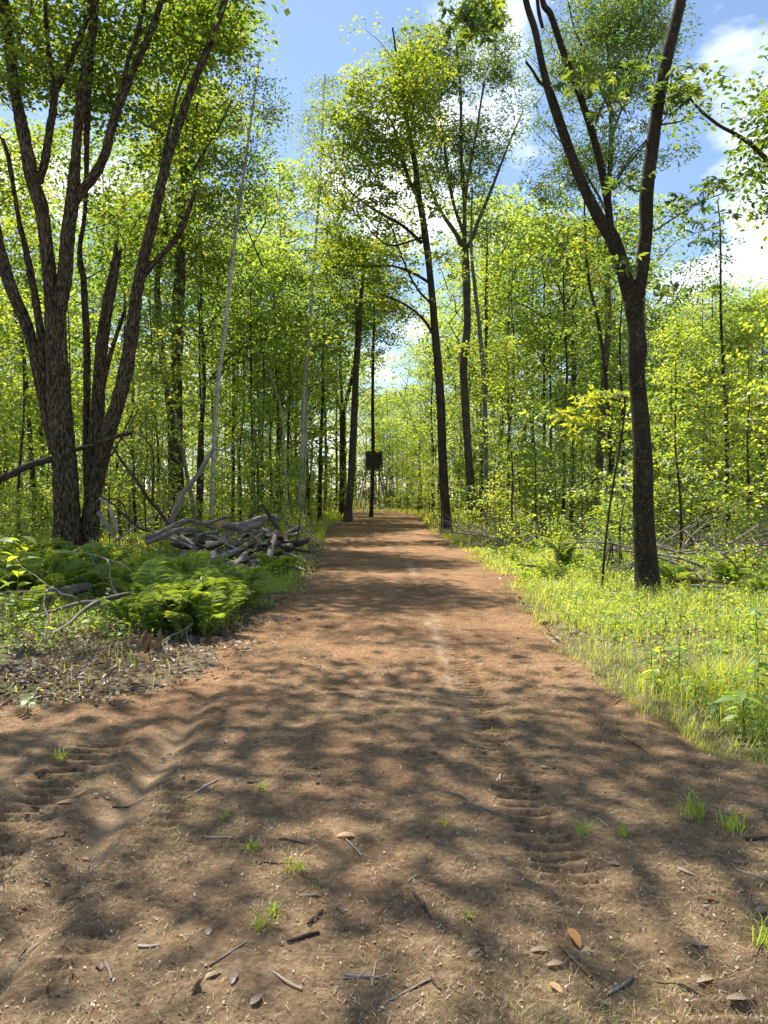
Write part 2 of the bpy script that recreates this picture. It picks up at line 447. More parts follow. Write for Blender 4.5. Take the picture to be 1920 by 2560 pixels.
M['cut_grey'] = cut_mat('weathered_cut_face', ((.10, .085, .07), (.20, .175, .15), (.30, .27, .235)))

def soil_mat(name, stops, patch, patch_scale, nscale=18, bump=.7, extra=None):
    m, n, l = new_mat(name)
    out = n.new("ShaderNodeOutputMaterial"); p = n.new("ShaderNodeBsdfPrincipled"); p.inputs["Roughness"].default_value = .95
    p.inputs["Specular IOR Level"].default_value = .15
    g = n.new("ShaderNodeNewGeometry")
    a = n.new("ShaderNodeTexNoise"); a.inputs["Scale"].default_value = nscale; a.inputs["Detail"].default_value = 10; a.inputs["Roughness"].default_value = .72
    l.new(g.outputs["Position"], a.inputs["Vector"])
    r = ramp(n, stops); l.new(a.outputs["Fac"], r.inputs[0])
    b = n.new("ShaderNodeTexNoise"); b.inputs["Scale"].default_value = patch_scale; b.inputs["Detail"].default_value = 6; b.inputs["Roughness"].default_value = .6
    l.new(g.outputs["Position"], b.inputs["Vector"])
    rb = ramp(n, [(.40, (0, 0, 0)), (.66, (1, 1, 1))]); l.new(b.outputs["Fac"], rb.inputs[0])
    x = n.new("ShaderNodeMix"); x.data_type = 'RGBA'; x.blend_type = 'MULTIPLY'; x.inputs["B"].default_value = (*patch, 1)
    l.new(rb.outputs[0], x.inputs["Factor"]); l.new(r.outputs[0], x.inputs["A"])
    col = x.outputs["Result"]
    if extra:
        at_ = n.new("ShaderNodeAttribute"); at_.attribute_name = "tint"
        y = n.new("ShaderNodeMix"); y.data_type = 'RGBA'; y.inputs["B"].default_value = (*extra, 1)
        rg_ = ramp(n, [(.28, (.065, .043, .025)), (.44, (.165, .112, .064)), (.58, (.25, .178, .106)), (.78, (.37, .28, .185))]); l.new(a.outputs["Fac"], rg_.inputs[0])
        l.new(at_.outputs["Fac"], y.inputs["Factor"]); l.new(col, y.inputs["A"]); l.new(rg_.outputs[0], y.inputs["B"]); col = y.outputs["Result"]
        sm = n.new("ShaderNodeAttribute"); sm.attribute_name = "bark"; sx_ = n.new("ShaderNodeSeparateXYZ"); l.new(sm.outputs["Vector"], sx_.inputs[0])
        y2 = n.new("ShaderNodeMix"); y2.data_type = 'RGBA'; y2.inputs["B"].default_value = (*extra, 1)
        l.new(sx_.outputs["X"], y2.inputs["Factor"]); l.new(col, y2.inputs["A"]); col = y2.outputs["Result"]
    l.new(col, p.inputs["Base Color"])
    f = n.new("ShaderNodeTexNoise"); f.inputs["Scale"].default_value = 60; f.inputs["Detail"].default_value = 8; f.inputs["Roughness"].default_value = .7
    l.new(g.outputs["Position"], f.inputs["Vector"])
    bp = n.new("ShaderNodeBump"); bp.inputs["Strength"].default_value = bump; bp.inputs["Distance"].default_value = .02
    l.new(f.outputs["Fac"], bp.inputs["Height"]); l.new(bp.outputs[0], p.inputs["Normal"])
    l.new(p.outputs[0], out.inputs[0]); return m
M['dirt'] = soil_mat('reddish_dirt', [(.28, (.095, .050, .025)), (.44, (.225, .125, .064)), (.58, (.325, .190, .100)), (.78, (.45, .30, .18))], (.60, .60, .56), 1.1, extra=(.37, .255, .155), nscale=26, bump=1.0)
M['floor'] = soil_mat('forest_floor', [(.25, (.045, .035, .024)), (.5, (.11, .088, .058)), (.75, (.20, .165, .115))], (.70, .80, .62), .6)

# ------------------------------------------------------------------ ground and trail
EDGE_R = np.array([[0, 3.4], [2.5, 3.2], [4.0, 2.5], [4.6, 2.12], [5.3, 2.05], [6.2, 1.93], [7.4, 1.95], [8.9, 2.0], [11.8, 2.12], [15.3, 2.4], [21.8, 2.45], [37.7, 2.3], [56, 2.9], [68, 2.6], [76, 1.2], [82, -1.2], [86, -4.5]])
EDGE_L = np.array([[0, -4.5], [2.5, -4.2], [4.4, -3.6], [5.5, -2.75], [5.8, -2.3], [6.1, -1.85], [6.8, -1.62], [8.4, -1.74], [10.4, -1.66], [12.4, -1.42], [20, -1.7], [28, -2.4], [37.7, -3.0], [50, -2.7], [60, -3.0], [70, -3.7], [76, -5.2], [82, -8.5], [86, -13]])
def edge_d(x, y):
    r = np.interp(y, EDGE_R[:, 0], EDGE_R[:, 1]); l_ = np.interp(y, EDGE_L[:, 0], EDGE_L[:, 1])
    return np.minimum(r - x, x - l_)
def ground_h(x, y):
    x = np.asarray(x, float); y = np.asarray(y, float)
    e = edge_d(x, y)
    off = np.clip(-e / 1.5, 0, 1)
    h = 0.20 * fbm(x * .35, y * .35, 3, 11) * off + 0.06 * fbm(x * 1.7, y * 1.7, 3, 4) * off
    h = h + off * 0.05 - 0.035 * np.clip((e + .05) / .5, 0, 1)
    return h
def gz(x, y): return float(ground_h(np.array([x]), np.array([y]))[0])

def axis_pts(a):
    return np.unique(np.round(np.concatenate(a), 4))
def grid_mesh(xs, ys, hf, tintf=None):
    X, Yg = np.meshgrid(xs, ys)
    Z = hf(X, Yg)
    mb = MB()
    nx, ny = len(xs), len(ys)
    i = (np.arange(ny - 1) * nx)[:, None] + np.arange(nx - 1)[None, :]
    q = np.stack([i, i + 1, i + nx + 1, i + nx], -1).reshape(-1, 4)
    mb.add(np.stack([X, Yg, Z], -1).reshape(-1, 3), q=q, tint=None if tintf is None else tintf(X, Yg).ravel())
    return mb
xs = axis_pts([np.arange(-12, 12.01, .12), -np.geomspace(12, 400, 50), np.geomspace(12, 400, 50)])
ys = axis_pts([np.linspace(-60, 0, 12), np.arange(0, 14, .12), np.geomspace(14, 700, 140)])
link("forest_floor", grid_mesh(xs, ys, ground_h).mesh("forest_floor", M['floor']), kind="structure")

def lugs(X, Y, xc, y0, y1, w, pitch, depth, seed, slant=0.0):
    m = np.clip((w - np.abs(X - xc(Y))) / .03, 0, 1) * np.clip((Y - y0) / .3, 0, 1) * np.clip((y1 - Y) / .4, 0, 1)
    m = m * np.clip((fbm(X * 2.6, Y * 2.1, 3, seed) + .27) * 4, 0, 1)
    ph = (Y + slant * np.abs(X - xc(Y)) + .012 * fbm(X * 9, Y * 9, 2, seed + 1)) / pitch * 2 * np.pi
    return -depth * m * (.5 + .5 * np.clip(np.sin(ph) * 3.0, -1, 1))
def trail_h(X, Y):
    e = edge_d(X, Y) + 1.0 * fbm(X * 1.1, Y * 1.1, 4, 21) + .5 * fbm(X * 5, Y * 5, 3, 22)
    base = np.clip(e * .16, -.16, .022)
    near = np.clip((16 - Y) / 6, 0, 1)
    d = .05 * fbm(X * .8, Y * .8, 3, 31) + .030 * fbm(X * 3.1, Y * 3.1, 4, 32) + near * (.020 * fbm(X * 11, Y * 11, 4, 33))
    cl = vnoise(X * 23, Y * 23, 0, 40); d = d + near * .010 * np.clip(cl - .62, 0, 1) * 2.5
    xr = lambda y: .70 + .02 * np.sin(y * .9) + .05 * np.clip(4 - y, 0, 2)
    xl = lambda y: -1.30 + .04 * (4 - y)
    xl2 = lambda y: -1.72 + .03 * (4 - y)
    d = d - .020 * np.exp(-((X - xr(Y)) / .14) ** 2) * np.clip((14 - Y) / 4, 0, 1)
    d = d - .050 * np.exp(-((X - xl(Y)) / .09) ** 2) * np.clip((7 - Y) / 2, 0, 1)
    d = d - .030 * np.exp(-((X - xl2(Y)) / .16) ** 2) * np.clip((7 - Y) / 2, 0, 1)
    d = d + .020 * np.exp(-((X - xl2(Y) - .22) / .05) ** 2) * np.clip((6 - Y) / 2, 0, 1)
    d = d + lugs(X, Y, xr, 2.6, 8.5, .13, .092, .048, 51) + lugs(X, Y, xl2, 2.2, 5.0, .17, .11, .048, 52, .2) + lugs(X, Y, lambda y: -1.05 + 0 * y, 2.1, 4.4, .10, .08, .020, 53)
    d = d + lugs(X, Y, lambda y: 1.0 + 0 * y, 1.9, 2.6, .15, .09, .032, 54)
    return ground_h(X, Y) + .035 * np.clip((edge_d(X, Y) + .05) / .5, 0, 1) + base + d * np.clip(e / .4 + .3, .2, 1)
def trail_t(X, Y):
    a = np.clip((.10 + .25 * fbm(X * 3, Y * 2, 3, 65) - np.abs(X - .58)) / .06, 0, 1) * np.clip((fbm(X * .7, Y * .55, 2, 61) + .08) * 8, 0, 1) * np.clip((Y - 4.6) / .6, 0, 1) * np.clip((20 - Y) / 4, 0, 1)
    b = np.clip((.07 + .22 * fbm(X * 3, Y * 2, 3, 66) - np.abs(X + 1.30 - .04 * (4 - Y))) / .06, 0, 1) * np.clip((6.5 - Y) / 2, 0, 1) * np.clip((fbm(X * .7, Y * .8, 2, 63) + .15) * 6, 0, 1)
    return np.clip(a + b, 0, 1) * .75
def trail_g(X, Y):  # grey-brown soil in front; far end darkened by humus and painted-in shade
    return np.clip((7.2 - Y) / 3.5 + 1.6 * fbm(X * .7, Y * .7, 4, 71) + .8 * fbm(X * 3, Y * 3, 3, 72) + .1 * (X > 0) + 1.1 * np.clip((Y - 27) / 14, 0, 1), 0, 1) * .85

ys = axis_pts([np.arange(1.2, 8.6, .0135), np.geomspace(8.6, 86, 250)])
def trail_mesh():
    U, Yg = np.meshgrid(np.linspace(-.6, 1, 250), ys)
    # columns follow the edges of the trail
    r = np.interp(Yg, EDGE_R[:, 0], EDGE_R[:, 1]) + .5; l_ = np.interp(Yg, EDGE_L[:, 0], EDGE_L[:, 1]) - .5
    X = l_ + (U + .6) / 1.6 * (r - l_)
    mb = MB(); ny, nx = X.shape
    i = (np.arange(ny - 1) * nx)[:, None] + np.arange(nx - 1)[None, :]
    q = np.stack([i, i + 1, i + nx + 1, i + nx], -1).reshape(-1, 4)
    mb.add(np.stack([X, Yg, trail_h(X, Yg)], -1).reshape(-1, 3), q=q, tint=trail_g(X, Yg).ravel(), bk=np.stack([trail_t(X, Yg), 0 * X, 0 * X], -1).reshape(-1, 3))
    return mb
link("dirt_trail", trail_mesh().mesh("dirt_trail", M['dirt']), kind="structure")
def top_h(x, y):
    x = np.asarray(x, float); y = np.asarray(y, float)
    return np.maximum(ground_h(x, y), np.where(edge_d(x, y) > -.4, trail_h(x, y), -9))
def tz(x, y): return float(top_h(np.array([x]), np.array([y]))[0])

# ------------------------------------------------------------------ trees measured in the photograph
def blob_points(blobs, Y, rng, dens, scale=1.0):
    out = []
    for b in blobs:
        dx, dy, rx, ry = b[:4]
        dY = b[4] if len(b) > 4 else 0.0
        rz = b[5] if len(b) > 5 else None
        k = b[6] if len(b) > 6 else 1.0
        c = at(dx, dy, Y + dY)
        mpp = D / F * (Y + dY)
        ax, az = rx * mpp, ry * mpp
        ay = rz if rz else ax
        n = max(4, int(4.19 * ax * ay * az * dens * k * 1.75))
        u = rng.normal(0, 1, (n, 3)); u /= np.linalg.norm(u, axis=1)[:, None]
        u *= (rng.random(n) ** 0.45 * rng.uniform(.85, 1.22, n))[:, None]
        q = c + u * np.array([ax, ay, az])
        f = max(.45, 14.0 / (Y + dY))
        keep = vnoise(q[:, 0] * f, q[:, 1] * f, q[:, 2] * f * 1.5, 19) + rng.normal(0, .10, n) > .44
        keep[:3] = True
        out.append(q[keep])
    return np.concatenate(out)

DENSE = 1.25
def px_tree(name, label, cat, Y, stems, blobs, dens=1.5, leaf=.13, per=34, kind='diamond', bark='bark_grey', leafm='leaf_maple',
            seed=1, sides=10, ridge=0.0, clump_r=.45, base_tint=.5, group=None, twig_r=.02, compound=False, up=.6, maxlen=6.0, flare=.45,
            stem_names=None, lump=.12, sub=4, rfreq=9.0, flat=.28, rise=.55, spray=0):
    rng = np.random.default_rng(seed)
    mpp = D / F * Y
    p0 = stems[0][0]
    b = at(p0[0], p0[1], Y + (p0[3] if len(p0) > 3 else 0))
    base = np.array([b[0], b[1], gz(b[0], b[1])])
    root = thing(name, base, label, cat, group)
    S = []
    trunk = MB()
    for i, st in enumerate(stems):
        P = np.array([at(s[0], s[1], Y + (s[3] if len(s) > 3 else 0)) for s in st])
        R = np.array([s[2] * .5 * D / F * (Y + (s[3] if len(s) > 3 else 0)) for s in st])
        if i == 0:
            P[0, 2] = base[2] - .12
        jag = 0.0
        if len(st[-1]) > 4: jag = st[-1][4]
        tgt = trunk if not (stem_names and stem_names[i]) else MB()
        Pp, _ = tube(tgt, P, R, sides=sides if R.max() > .06 else max(5, sides // 2), sub=sub, ridge=ridge if R.max() > .05 else 0, lump=lump, seed=seed * 7 + i, flare=flare if i == 0 else 0, jag=jag, rfreq=rfreq)
        S.append(Pp[len(Pp) // 3:] if i == 0 else Pp)
        if tgt is not trunk:
            link(stem_names[i], tgt.mesh(stem_names[i], M[bark], origin=base), root)
    crown = MB()
    if blobs:
        C = blob_points(blobs, Y, rng, dens * DENSE)
        twigs_to(trunk, np.concatenate(S), C, rng, r0=twig_r, maxlen=maxlen, rise=rise)
        if spray:
            pr = np.stack([(CX + F * C[:, 0] / C[:, 1]) / D, 1073 - (C[:, 2] - CAMH) * F / C[:, 1] / D], 1)
            vis = np.where((pr[:, 0] > -20) & (pr[:, 0] < 1680) & (pr[:, 1] > -25))[0][:spray]
            sm = []
            for k in range(8):
                m_ = MB(); a_ = rng.uniform(0, 6.28, per); r_ = clump_r * np.sqrt(rng.uniform(.1, 1.6, per))
                ps = np.stack([np.cos(a_) * r_, np.sin(a_) * r_, rng.normal(0, .3, per) * clump_r - .2 * r_], 1)
                for p_ in ps: tube(m_, [(0, 0, 0), p_ * .5 + np.array([0, 0, .02]), p_], [.004, .003, .002], sides=3, sub=1, cap=False, mat=1)
                out_ = np.stack([np.cos(a_), np.sin(a_), rng.normal(-.2, .3, per)], 1) + rng.normal(0, .4, (per, 3))
                nr_ = rng.normal(0, 1 - up, (per, 3)) + np.array([0, 0, up * 1.3]); sz_ = leaf * rng.uniform(.7, 1.25, per); tn_ = np.clip(base_tint + rng.normal(0, .17) + rng.normal(0, .08, per), 0, 1)
                for ang, ss in ((0, 1.0), (.75, .9), (-.75, .9), (1.5, .7), (-1.5, .7)):
                    q_ = out_.copy(); q_[:, 0], q_[:, 1] = out_[:, 0] * math.cos(ang) - out_[:, 1] * math.sin(ang), out_[:, 0] * math.sin(ang) + out_[:, 1] * math.cos(ang); q_[:, 2] -= .25
                    leaves(m_, ps - .004, nr_ + rng.normal(0, .2, (per, 3)), q_, sz_ * ss, kind, tn_)
                sm.append(m_.mesh("leaf_spray", [M[leafm], M[bark]], smooth=False))
            for k, ci in enumerate(vis):
                o_ = link("leaf_spray", sm[k % 8], root, loc=C[ci] - base); o_.rotation_euler = (0, 0, rng.uniform(0, 6.28))
            C = np.delete(C, vis, 0)
        clump_leaves(crown, C, rng, clump_r * (1 if compound else 1.45), per if compound else int(per * 1.75), leaf * (1 if compound else 1.08), kind, base_tint=base_tint, compound=compound, up=up, flat=flat * (1 if compound else .55))
    link("trunk", trunk.mesh("trunk", M[bark], origin=base), root)
    if crown.n:
        link("crown", crown.mesh("crown", M[leafm], smooth=False, origin=base), root, kind="stuff")
    return root

# -- big shaggy maples on the left
px_tree("shaggy_maple", "massive shaggy-barked multi-stemmed maple at the left edge behind the ferns", "tree", 18.0, [
    [(146, 1215, 56.8), (144, 1105, 51.6), (140, 1005, 49.9), (133, 938, 49.9), (125, 838, 47.3), (122, 772, 44.7), (119, 690, 43.0), (117, 640, 39.6)],
    [(112, 660, 31.0), (107, 600, 28.4), (92, 467, 27.5), (70, 383, 28.4), (50, 283, 24.1), (33, 200, 21.5), (17, 83, 20.6), (8, 0, 18.9), (0, -120, 15.5), (-10, -300, 8.6)],
    [(84, 395, 15.5), (96, 350, 16.3), (108, 280, 15.5), (117, 200, 13.8), (104, 100, 8.6), (97, 0, 7.7), (95, -120, 5.2)],
    [(115, 210, 12.0), (143, 150, 12.0), (177, 67, 11.2), (197, 0, 10.3), (225, -120, 6.9)],
    [(128, 670, 31.0), (140, 600, 31.8), (147, 500, 27.5), (158, 410, 25.8), (167, 300, 18.9), (177, 200, 18.1), (193, 100, 16.3), (207, 0, 13.8), (225, -160, 8.6)],
    [(160, 440, 17.2), (182, 405, 20.6), (203, 380, 20.6), (227, 333, 18.9), (243, 267, 18.1), (267, 200, 17.2), (290, 143, 14.6), (320, 83, 13.8), (343, 17, 11.2), (365, -80, 7.7)],
    [(268, 205, 10.3), (272, 160, 10.3), (278, 125, 9.5), (295, 77, 9.5), (313, 0, 8.6), (325, -80, 6.0)],
    [(118, 980, 24.1), (100, 890, 24.1), (80, 790, 24.9), (58, 705, 24.1), (22, 615, 25.8), (0, 540, 24.1, 0), (-25, 430, 22.4)],
    [(97, 870, 17.2), (90, 740, 17.2), (75, 640, 14.6), (60, 560, 12.9), (40, 470, 9.5), (20, 350, 8.6), (5, 300, 6.9)],
    [(346, 12, 6.0), (365, -10, 5.2), (390, -60, 4.3)],
    [(128, 960, 10.3, -.35), (118, 945, 10.3, -.5, .02), ],
    ], [(40, 150, 190, 150, 1.0, 3.0), (180, 60, 160, 110, 1.2, 3.0), (260, 210, 150, 90, 1.5, 2.0, 1.0), (500, 60, 70, 90, 3.0, 1.6, .8), (40, 380, 120, 90, 2.5, 1.8, .7), (110, -150, 300, 170, 0, 4.0, .3), (280, 30, 120, 120, 2.0, 2.4)],
    dens=1.5, leaf=.12, per=34, bark='bark_maple', sides=44, sub=16, ridge=.020, seed=3, flare=.35, lump=.10, maxlen=5, base_tint=.48, rfreq=9)

px_tree("shaggy_maple", "right-leaning maple clump with a broken snag stem close beside the massive left maple", "tree", 18.3, [
    [(190, 1213, 42.0), (197, 1105, 35.3), (213, 1022, 33.6), (233, 938, 32.8), (263, 838, 30.2), (285, 722, 27.7), (297, 625, 25.2), (317, 533, 21.8), (337, 450, 21.0), (360, 350, 19.3), (387, 267, 17.6), (423, 167, 15.1), (457, 83, 14.3), (487, 0, 11.8), (515, -100, 7.6)],
    [(305, 600, 12.6), (335, 565, 12.6), (360, 540, 11.8), (393, 493, 11.8), (412, 440, 9.2), (420, 418, 6.7, 0, .15)],
    [(350, 370, 7.6), (356, 320, 7.6), (370, 260, 6.7), (387, 190, 5.9), (413, 130, 4.2)],
    [(198, 1080, 35.3, .2), (203, 985, 31.9, .2), (212, 872, 26.9, .3), (217, 772, 25.2, .3), (230, 672, 23.5, .3), (243, 605, 21.0, .3), (251, 560, 16.8, .3, .35)],
    [(215, 880, 8.4, .3), (235, 780, 9.2, .3), (250, 730, 8.4, .3), (268, 675, 6.7, .3, .1)],
    [(188, 1050, 16.8, .5), (187, 938, 15.1, .5), (188, 772, 15.1, .5), (184, 672, 14.3, .5), (180, 605, 13.4, .5), (172, 540, 10.1, .5), (185, 440, 8.4, .5), (190, 200, 13.4, .5), (203, 67, 11.8, .5), (212, -20, 9.2, .5)],
    [(250, 548, 10.1, .3), (252, 520, 4.2, .3)],
    [(165, 972, 8.4, -.3), (200, 962, 9.2, -.4), (240, 947, 9.2, -.4), (280, 936, 8.4, -.4, .12)],
    ], [(420, 60, 110, 100, 1.0, 2.4), (330, 330, 120, 90, 2.0, 2.0, .8), (300, 470, 100, 70, 2.5, 2.0, .8), (480, 20, 80, 70, 0.5, 1.8), (420, -110, 150, 90, 0, 3.0, .22), (230, 560, 100, 60, 3.2, 1.5, .6)],
    dens=2.3, leaf=.12, per=34, bark='bark_maple', sides=36, sub=14, ridge=.016, seed=5, flare=.3, lump=.10, maxlen=5, base_tint=.55)

px_tree("forest_maple", "dark twin-trunked tree standing behind the brush pile, fanning into thin stems", "tree", 27.0, [
    [(384, 1160, 30), (383, 1005, 27), (382, 872, 25), (382, 738, 25), (388, 605, 24), (388, 500, 20), (394, 425, 18), (398, 395, 16)],
    [(372, 1150, 17), (370, 938, 16), (360, 838, 15), (347, 738, 14), (339, 620, 13), (345, 560, 12), (358, 480, 10), (352, 400, 8), (340, 300, 6)],
    [(396, 420, 10), (386, 330, 8), (380, 240, 7), (372, 130, 5)], [(397, 405, 10), (402, 330, 8), (405, 220, 7), (412, 80, 5)],
    [(398, 400, 10), (415, 320, 8), (425, 230, 6), (445, 100, 5)], [(399, 400, 9), (428, 350, 7), (470, 280, 5), (500, 220, 4)], [(388, 450, 8), (365, 380, 7), (340, 300, 5), (322, 240, 4)],
    ], [(440, 180, 120, 180, 0, 2.6), (340, 300, 110, 120, 0, 2.4), (430, 400, 110, 80, 0, 2.2, .8), (450, 40, 110, 90, 0, 2.6), (300, 480, 110, 90, 1, 2.2), (400, 560, 110, 80, 1.5, 2.0, .9)],
    dens=1.9, leaf=.135, per=32, bark='bark_dark', sides=14, ridge=.012, seed=9, base_tint=.6)

px_tree("pale_sapling", "thin pale leaning sapling stem in front of the dark twin-trunked tree", "tree", 25.5, [
    [(419, 1155, 9), (417, 1100, 9), (400, 1005, 8), (377, 888, 7), (352, 788, 7), (343, 735, 5), (330, 660, 4)]],
    [(335, 690, 60, 60, 0, 1.0), (350, 790, 40, 30, 0, .7)], dens=1.6, bark='bark_pale', seed=10, sides=7, base_tint=.4)

px_tree("slender_tree", "slender dark tree at the far left behind the massive maple", "tree", 26.0, [
    [(78, 1165, 11), (77, 1115, 11), (67, 972, 10), (60, 872, 10), (47, 738, 8), (25, 660, 7), (7, 600, 6), (-15, 480, 5)]],
    [(10, 560, 110, 120, 0, 2.2), (20, 720, 90, 70, 0, 1.6, .9), (-10, 850, 80, 70, 0, 1.6)], dens=1.3, bark='bark_dark', seed=11, sides=8, base_tint=.55)

# -- birches
px_tree("birch_tree", "tall white birch rising behind the middle of the brush pile", "tree", 26.0, [
    [(455, 1160, 11), (457, 1110, 10), (460, 1010, 10), (470, 840, 9), (485, 720, 8.5), (498, 605, 8), (513, 470, 7), (527, 370, 6), (545, 240, 4.5), (562, 110, 3)]],
    [(555, 150, 50, 80, 0, 1.3), (575, 270, 42, 60, 0, 1.2), (520, 300, 55, 80, 0, 1.4, .8), (560, 390, 48, 70, 0, 1.3, .7), (500, 480, 50, 60, 0, 1.2, .5)],
    dens=4.4, leaf=.085, per=26, bark='bark_birch', leafm='leaf_birch', seed=21, sides=9, clump_r=.38, up=.35, flat=.5, base_tint=.4, twig_r=.013, flare=.1)
px_tree("birch_tree", "white birch nearest the trail, its stem rising past the right end of the brush pile", "tree", 38.0, [
    [(644, 1145, 11), (646, 1100, 10), (655, 938, 9.5), (656, 840, 9), (668, 720, 8), (675, 605, 7), (685, 480, 6), (692, 380, 5), (697, 260, 4), (702, 160, 3)]],
    [(700, 190, 34, 50, 0, 1.3), (692, 300, 42, 60, 0, 1.5), (690, 410, 50, 60, 0, 1.6), (690, 520, 48, 60, 0, 1.6, .8)],
    dens=2.4, leaf=.10, per=30, bark='bark_birch', leafm='leaf_birch', seed=22, sides=9, clump_r=.45, up=.35, flat=.5, base_tint=.45, twig_r=.015, flare=.1)
px_tree("birch_tree", "thin short birch stem between the two taller birches", "tree", 36.0, [
    [(624, 1145, 6.5), (618, 1050, 6), (613, 940, 5.5), (604, 870, 4.5), (580, 800, 4), (556, 760, 3)]],
    [(590, 800, 50, 50, 0, 1.3)], dens=.9, leaf=.10, bark='bark_birch', leafm='leaf_under', seed=23, sides=7, base_tint=.6, flare=.1)
px_tree("birch_tree", "hair-thin second birch stem just right of the birch nearest the trail", "tree", 39.0, [
    [(652, 1145, 5), (658, 1050, 4.5), (662, 920, 4.2), (664, 820, 3.5), (672, 700, 3)]],
    [(672, 720, 40, 60, 0, 1.2)], dens=.8, leaf=.11, bark='bark_birch', leafm='leaf_birch', seed=24, sides=6, flare=.1)

# -- trees along the far trail
px_tree("forest_maple", "straight grey-barked tree on the left verge of the far trail", "tree", 46.0, [
    [(750, 1135, 19), (753, 1100, 17), (758, 1040, 16), (765, 900, 15), (770, 780, 14), (776, 700, 12), (782, 620, 9), (790, 520, 6)],
    [(772, 730, 9), (770, 660, 8), (760, 590, 6), (745, 520, 4)]],
    [(770, 540, 80, 90, 0, 3.0), (730, 640, 80, 70, 0, 2.8), (800, 660, 70, 60, 0, 2.4), (740, 740, 60, 40, 0, 2.0, .7), (835, 560, 70, 60, 0, 2.4), (850, 650, 50, 50, 0, 2.0, .8), (720, 560, 70, 60, 0, 2.4)], dens=.72, leaf=.17, per=32, bark='bark_grey', seed=31, base_tint=.55, clump_r=.6)
px_tree("forest_maple", "many-limbed tree behind the grey tree on the left of the far trail", "tree", 60.0, [
    [(738, 1125, 13), (739, 1000, 12), (740, 890, 12)], [(740, 895, 9), (722, 840, 8), (712, 790, 6), (700, 730, 4)], [(740, 890, 8), (736, 820, 7), (733, 750, 5), (725, 690, 4)],
    [(741, 892, 9), (757, 830, 8), (765, 780, 6), (775, 720, 4)]],
    [(720, 700, 55, 60, 0, 2.6), (690, 820, 45, 40, 0, 2.0, .6), (760, 690, 50, 50, 0, 2.4)], dens=.6, leaf=.18, per=30, bark='bark_dark', seed=32, base_tint=.35, clump_r=.7)
px_tree("slender_tree", "thin dark tree standing at the trail edge in front of the raised blind", "tree", 56.0, [
    [(801, 1122, 9.5), (803, 1090, 8.5), (806, 1000, 8), (805, 880, 7), (806, 760, 6), (808, 680, 5), (806, 600, 4)]],
    [(812, 640, 55, 60, 0, 2.2), (800, 740, 50, 40, 0, 2.0, .7), (830, 720, 40, 30, 0, 1.4, .8), (850, 670, 45, 45, 0, 1.8), (780, 690, 45, 50, 0, 1.8)], dens=.9, leaf=.17, bark='bark_dark', seed=33, base_tint=.5, clump_r=.6, flare=.2)
px_tree("slender_tree", "short dark trunk left of the grey tree by the far trail", "tree", 44.0, [
    [(690, 1140, 10), (691, 1060, 9), (693, 960, 8), (697, 870, 6), (697, 760, 4.5)]],
    [(695, 830, 45, 60, 0, 1.8), (685, 930, 40, 35, 0, 1.6)], dens=.9, leaf=.14, bark='bark_dark', leafm='leaf_under', seed=34, base_tint=.45)

px_tree("forest_maple", "tall dark-trunked maple right of the trail leaning left over it", "tree", 31.0, [
    [(966, 1165, 26), (964, 1130, 21), (957, 1005, 19), (950, 838, 18), (940, 722, 17), (931, 612, 15), (917, 500, 14), (904, 417, 13), (896, 350, 12), (883, 283, 10), (870, 200, 8), (856, 117, 5), (848, 60, 3)],
    [(912, 525, 8), (870, 488, 7), (820, 460, 6), (775, 430, 4), (736, 395, 3)],
    [(903, 425, 9), (882, 385, 8), (864, 320, 7), (848, 268, 5), (828, 230, 4)],
    [(930, 612, 7), (895, 592, 6), (850, 575, 5), (790, 575, 4), (730, 572, 2.5)],
    [(942, 735, 7), (915, 690, 6.5), (870, 655, 5), (820, 635, 4)],
    [(936, 660, 6), (900, 622, 5), (870, 560, 4), (850, 500, 3)], [(918, 510, 6), (890, 520, 5), (840, 530, 4), (800, 500, 3)]],
    [(870, 110, 60, 70, 0, 2.0, 1.1), (820, 170, 70, 70, 0, 2.0), (800, 290, 100, 80, 0, 2.4, .9), (880, 300, 70, 100, 0, 2.0, .7), (760, 400, 80, 60, 0, 2.0), (850, 470, 100, 60, 0, 2.2, .9), (760, 540, 90, 55, 0, 2.2), (830, 600, 100, 50, 0, 2.2, .8), (760, 200, 45, 60, 0, 1.4, .9), (700, 590, 70, 50, 0, 1.8, .8), (900, 200, 60, 80, 0, 1.8), (740, 300, 70, 60, 0, 1.8, .9), (930, 420, 60, 60, 0, 1.6, .5), (960, 560, 60, 50, 0, 1.6, .5), (900, 680, 60, 40, 0, 1.5, .6)],
    dens=1.3, leaf=.14, per=34, bark='bark_dark', sides=14, ridge=.010, seed=41, base_tint=.52, twig_r=.022)

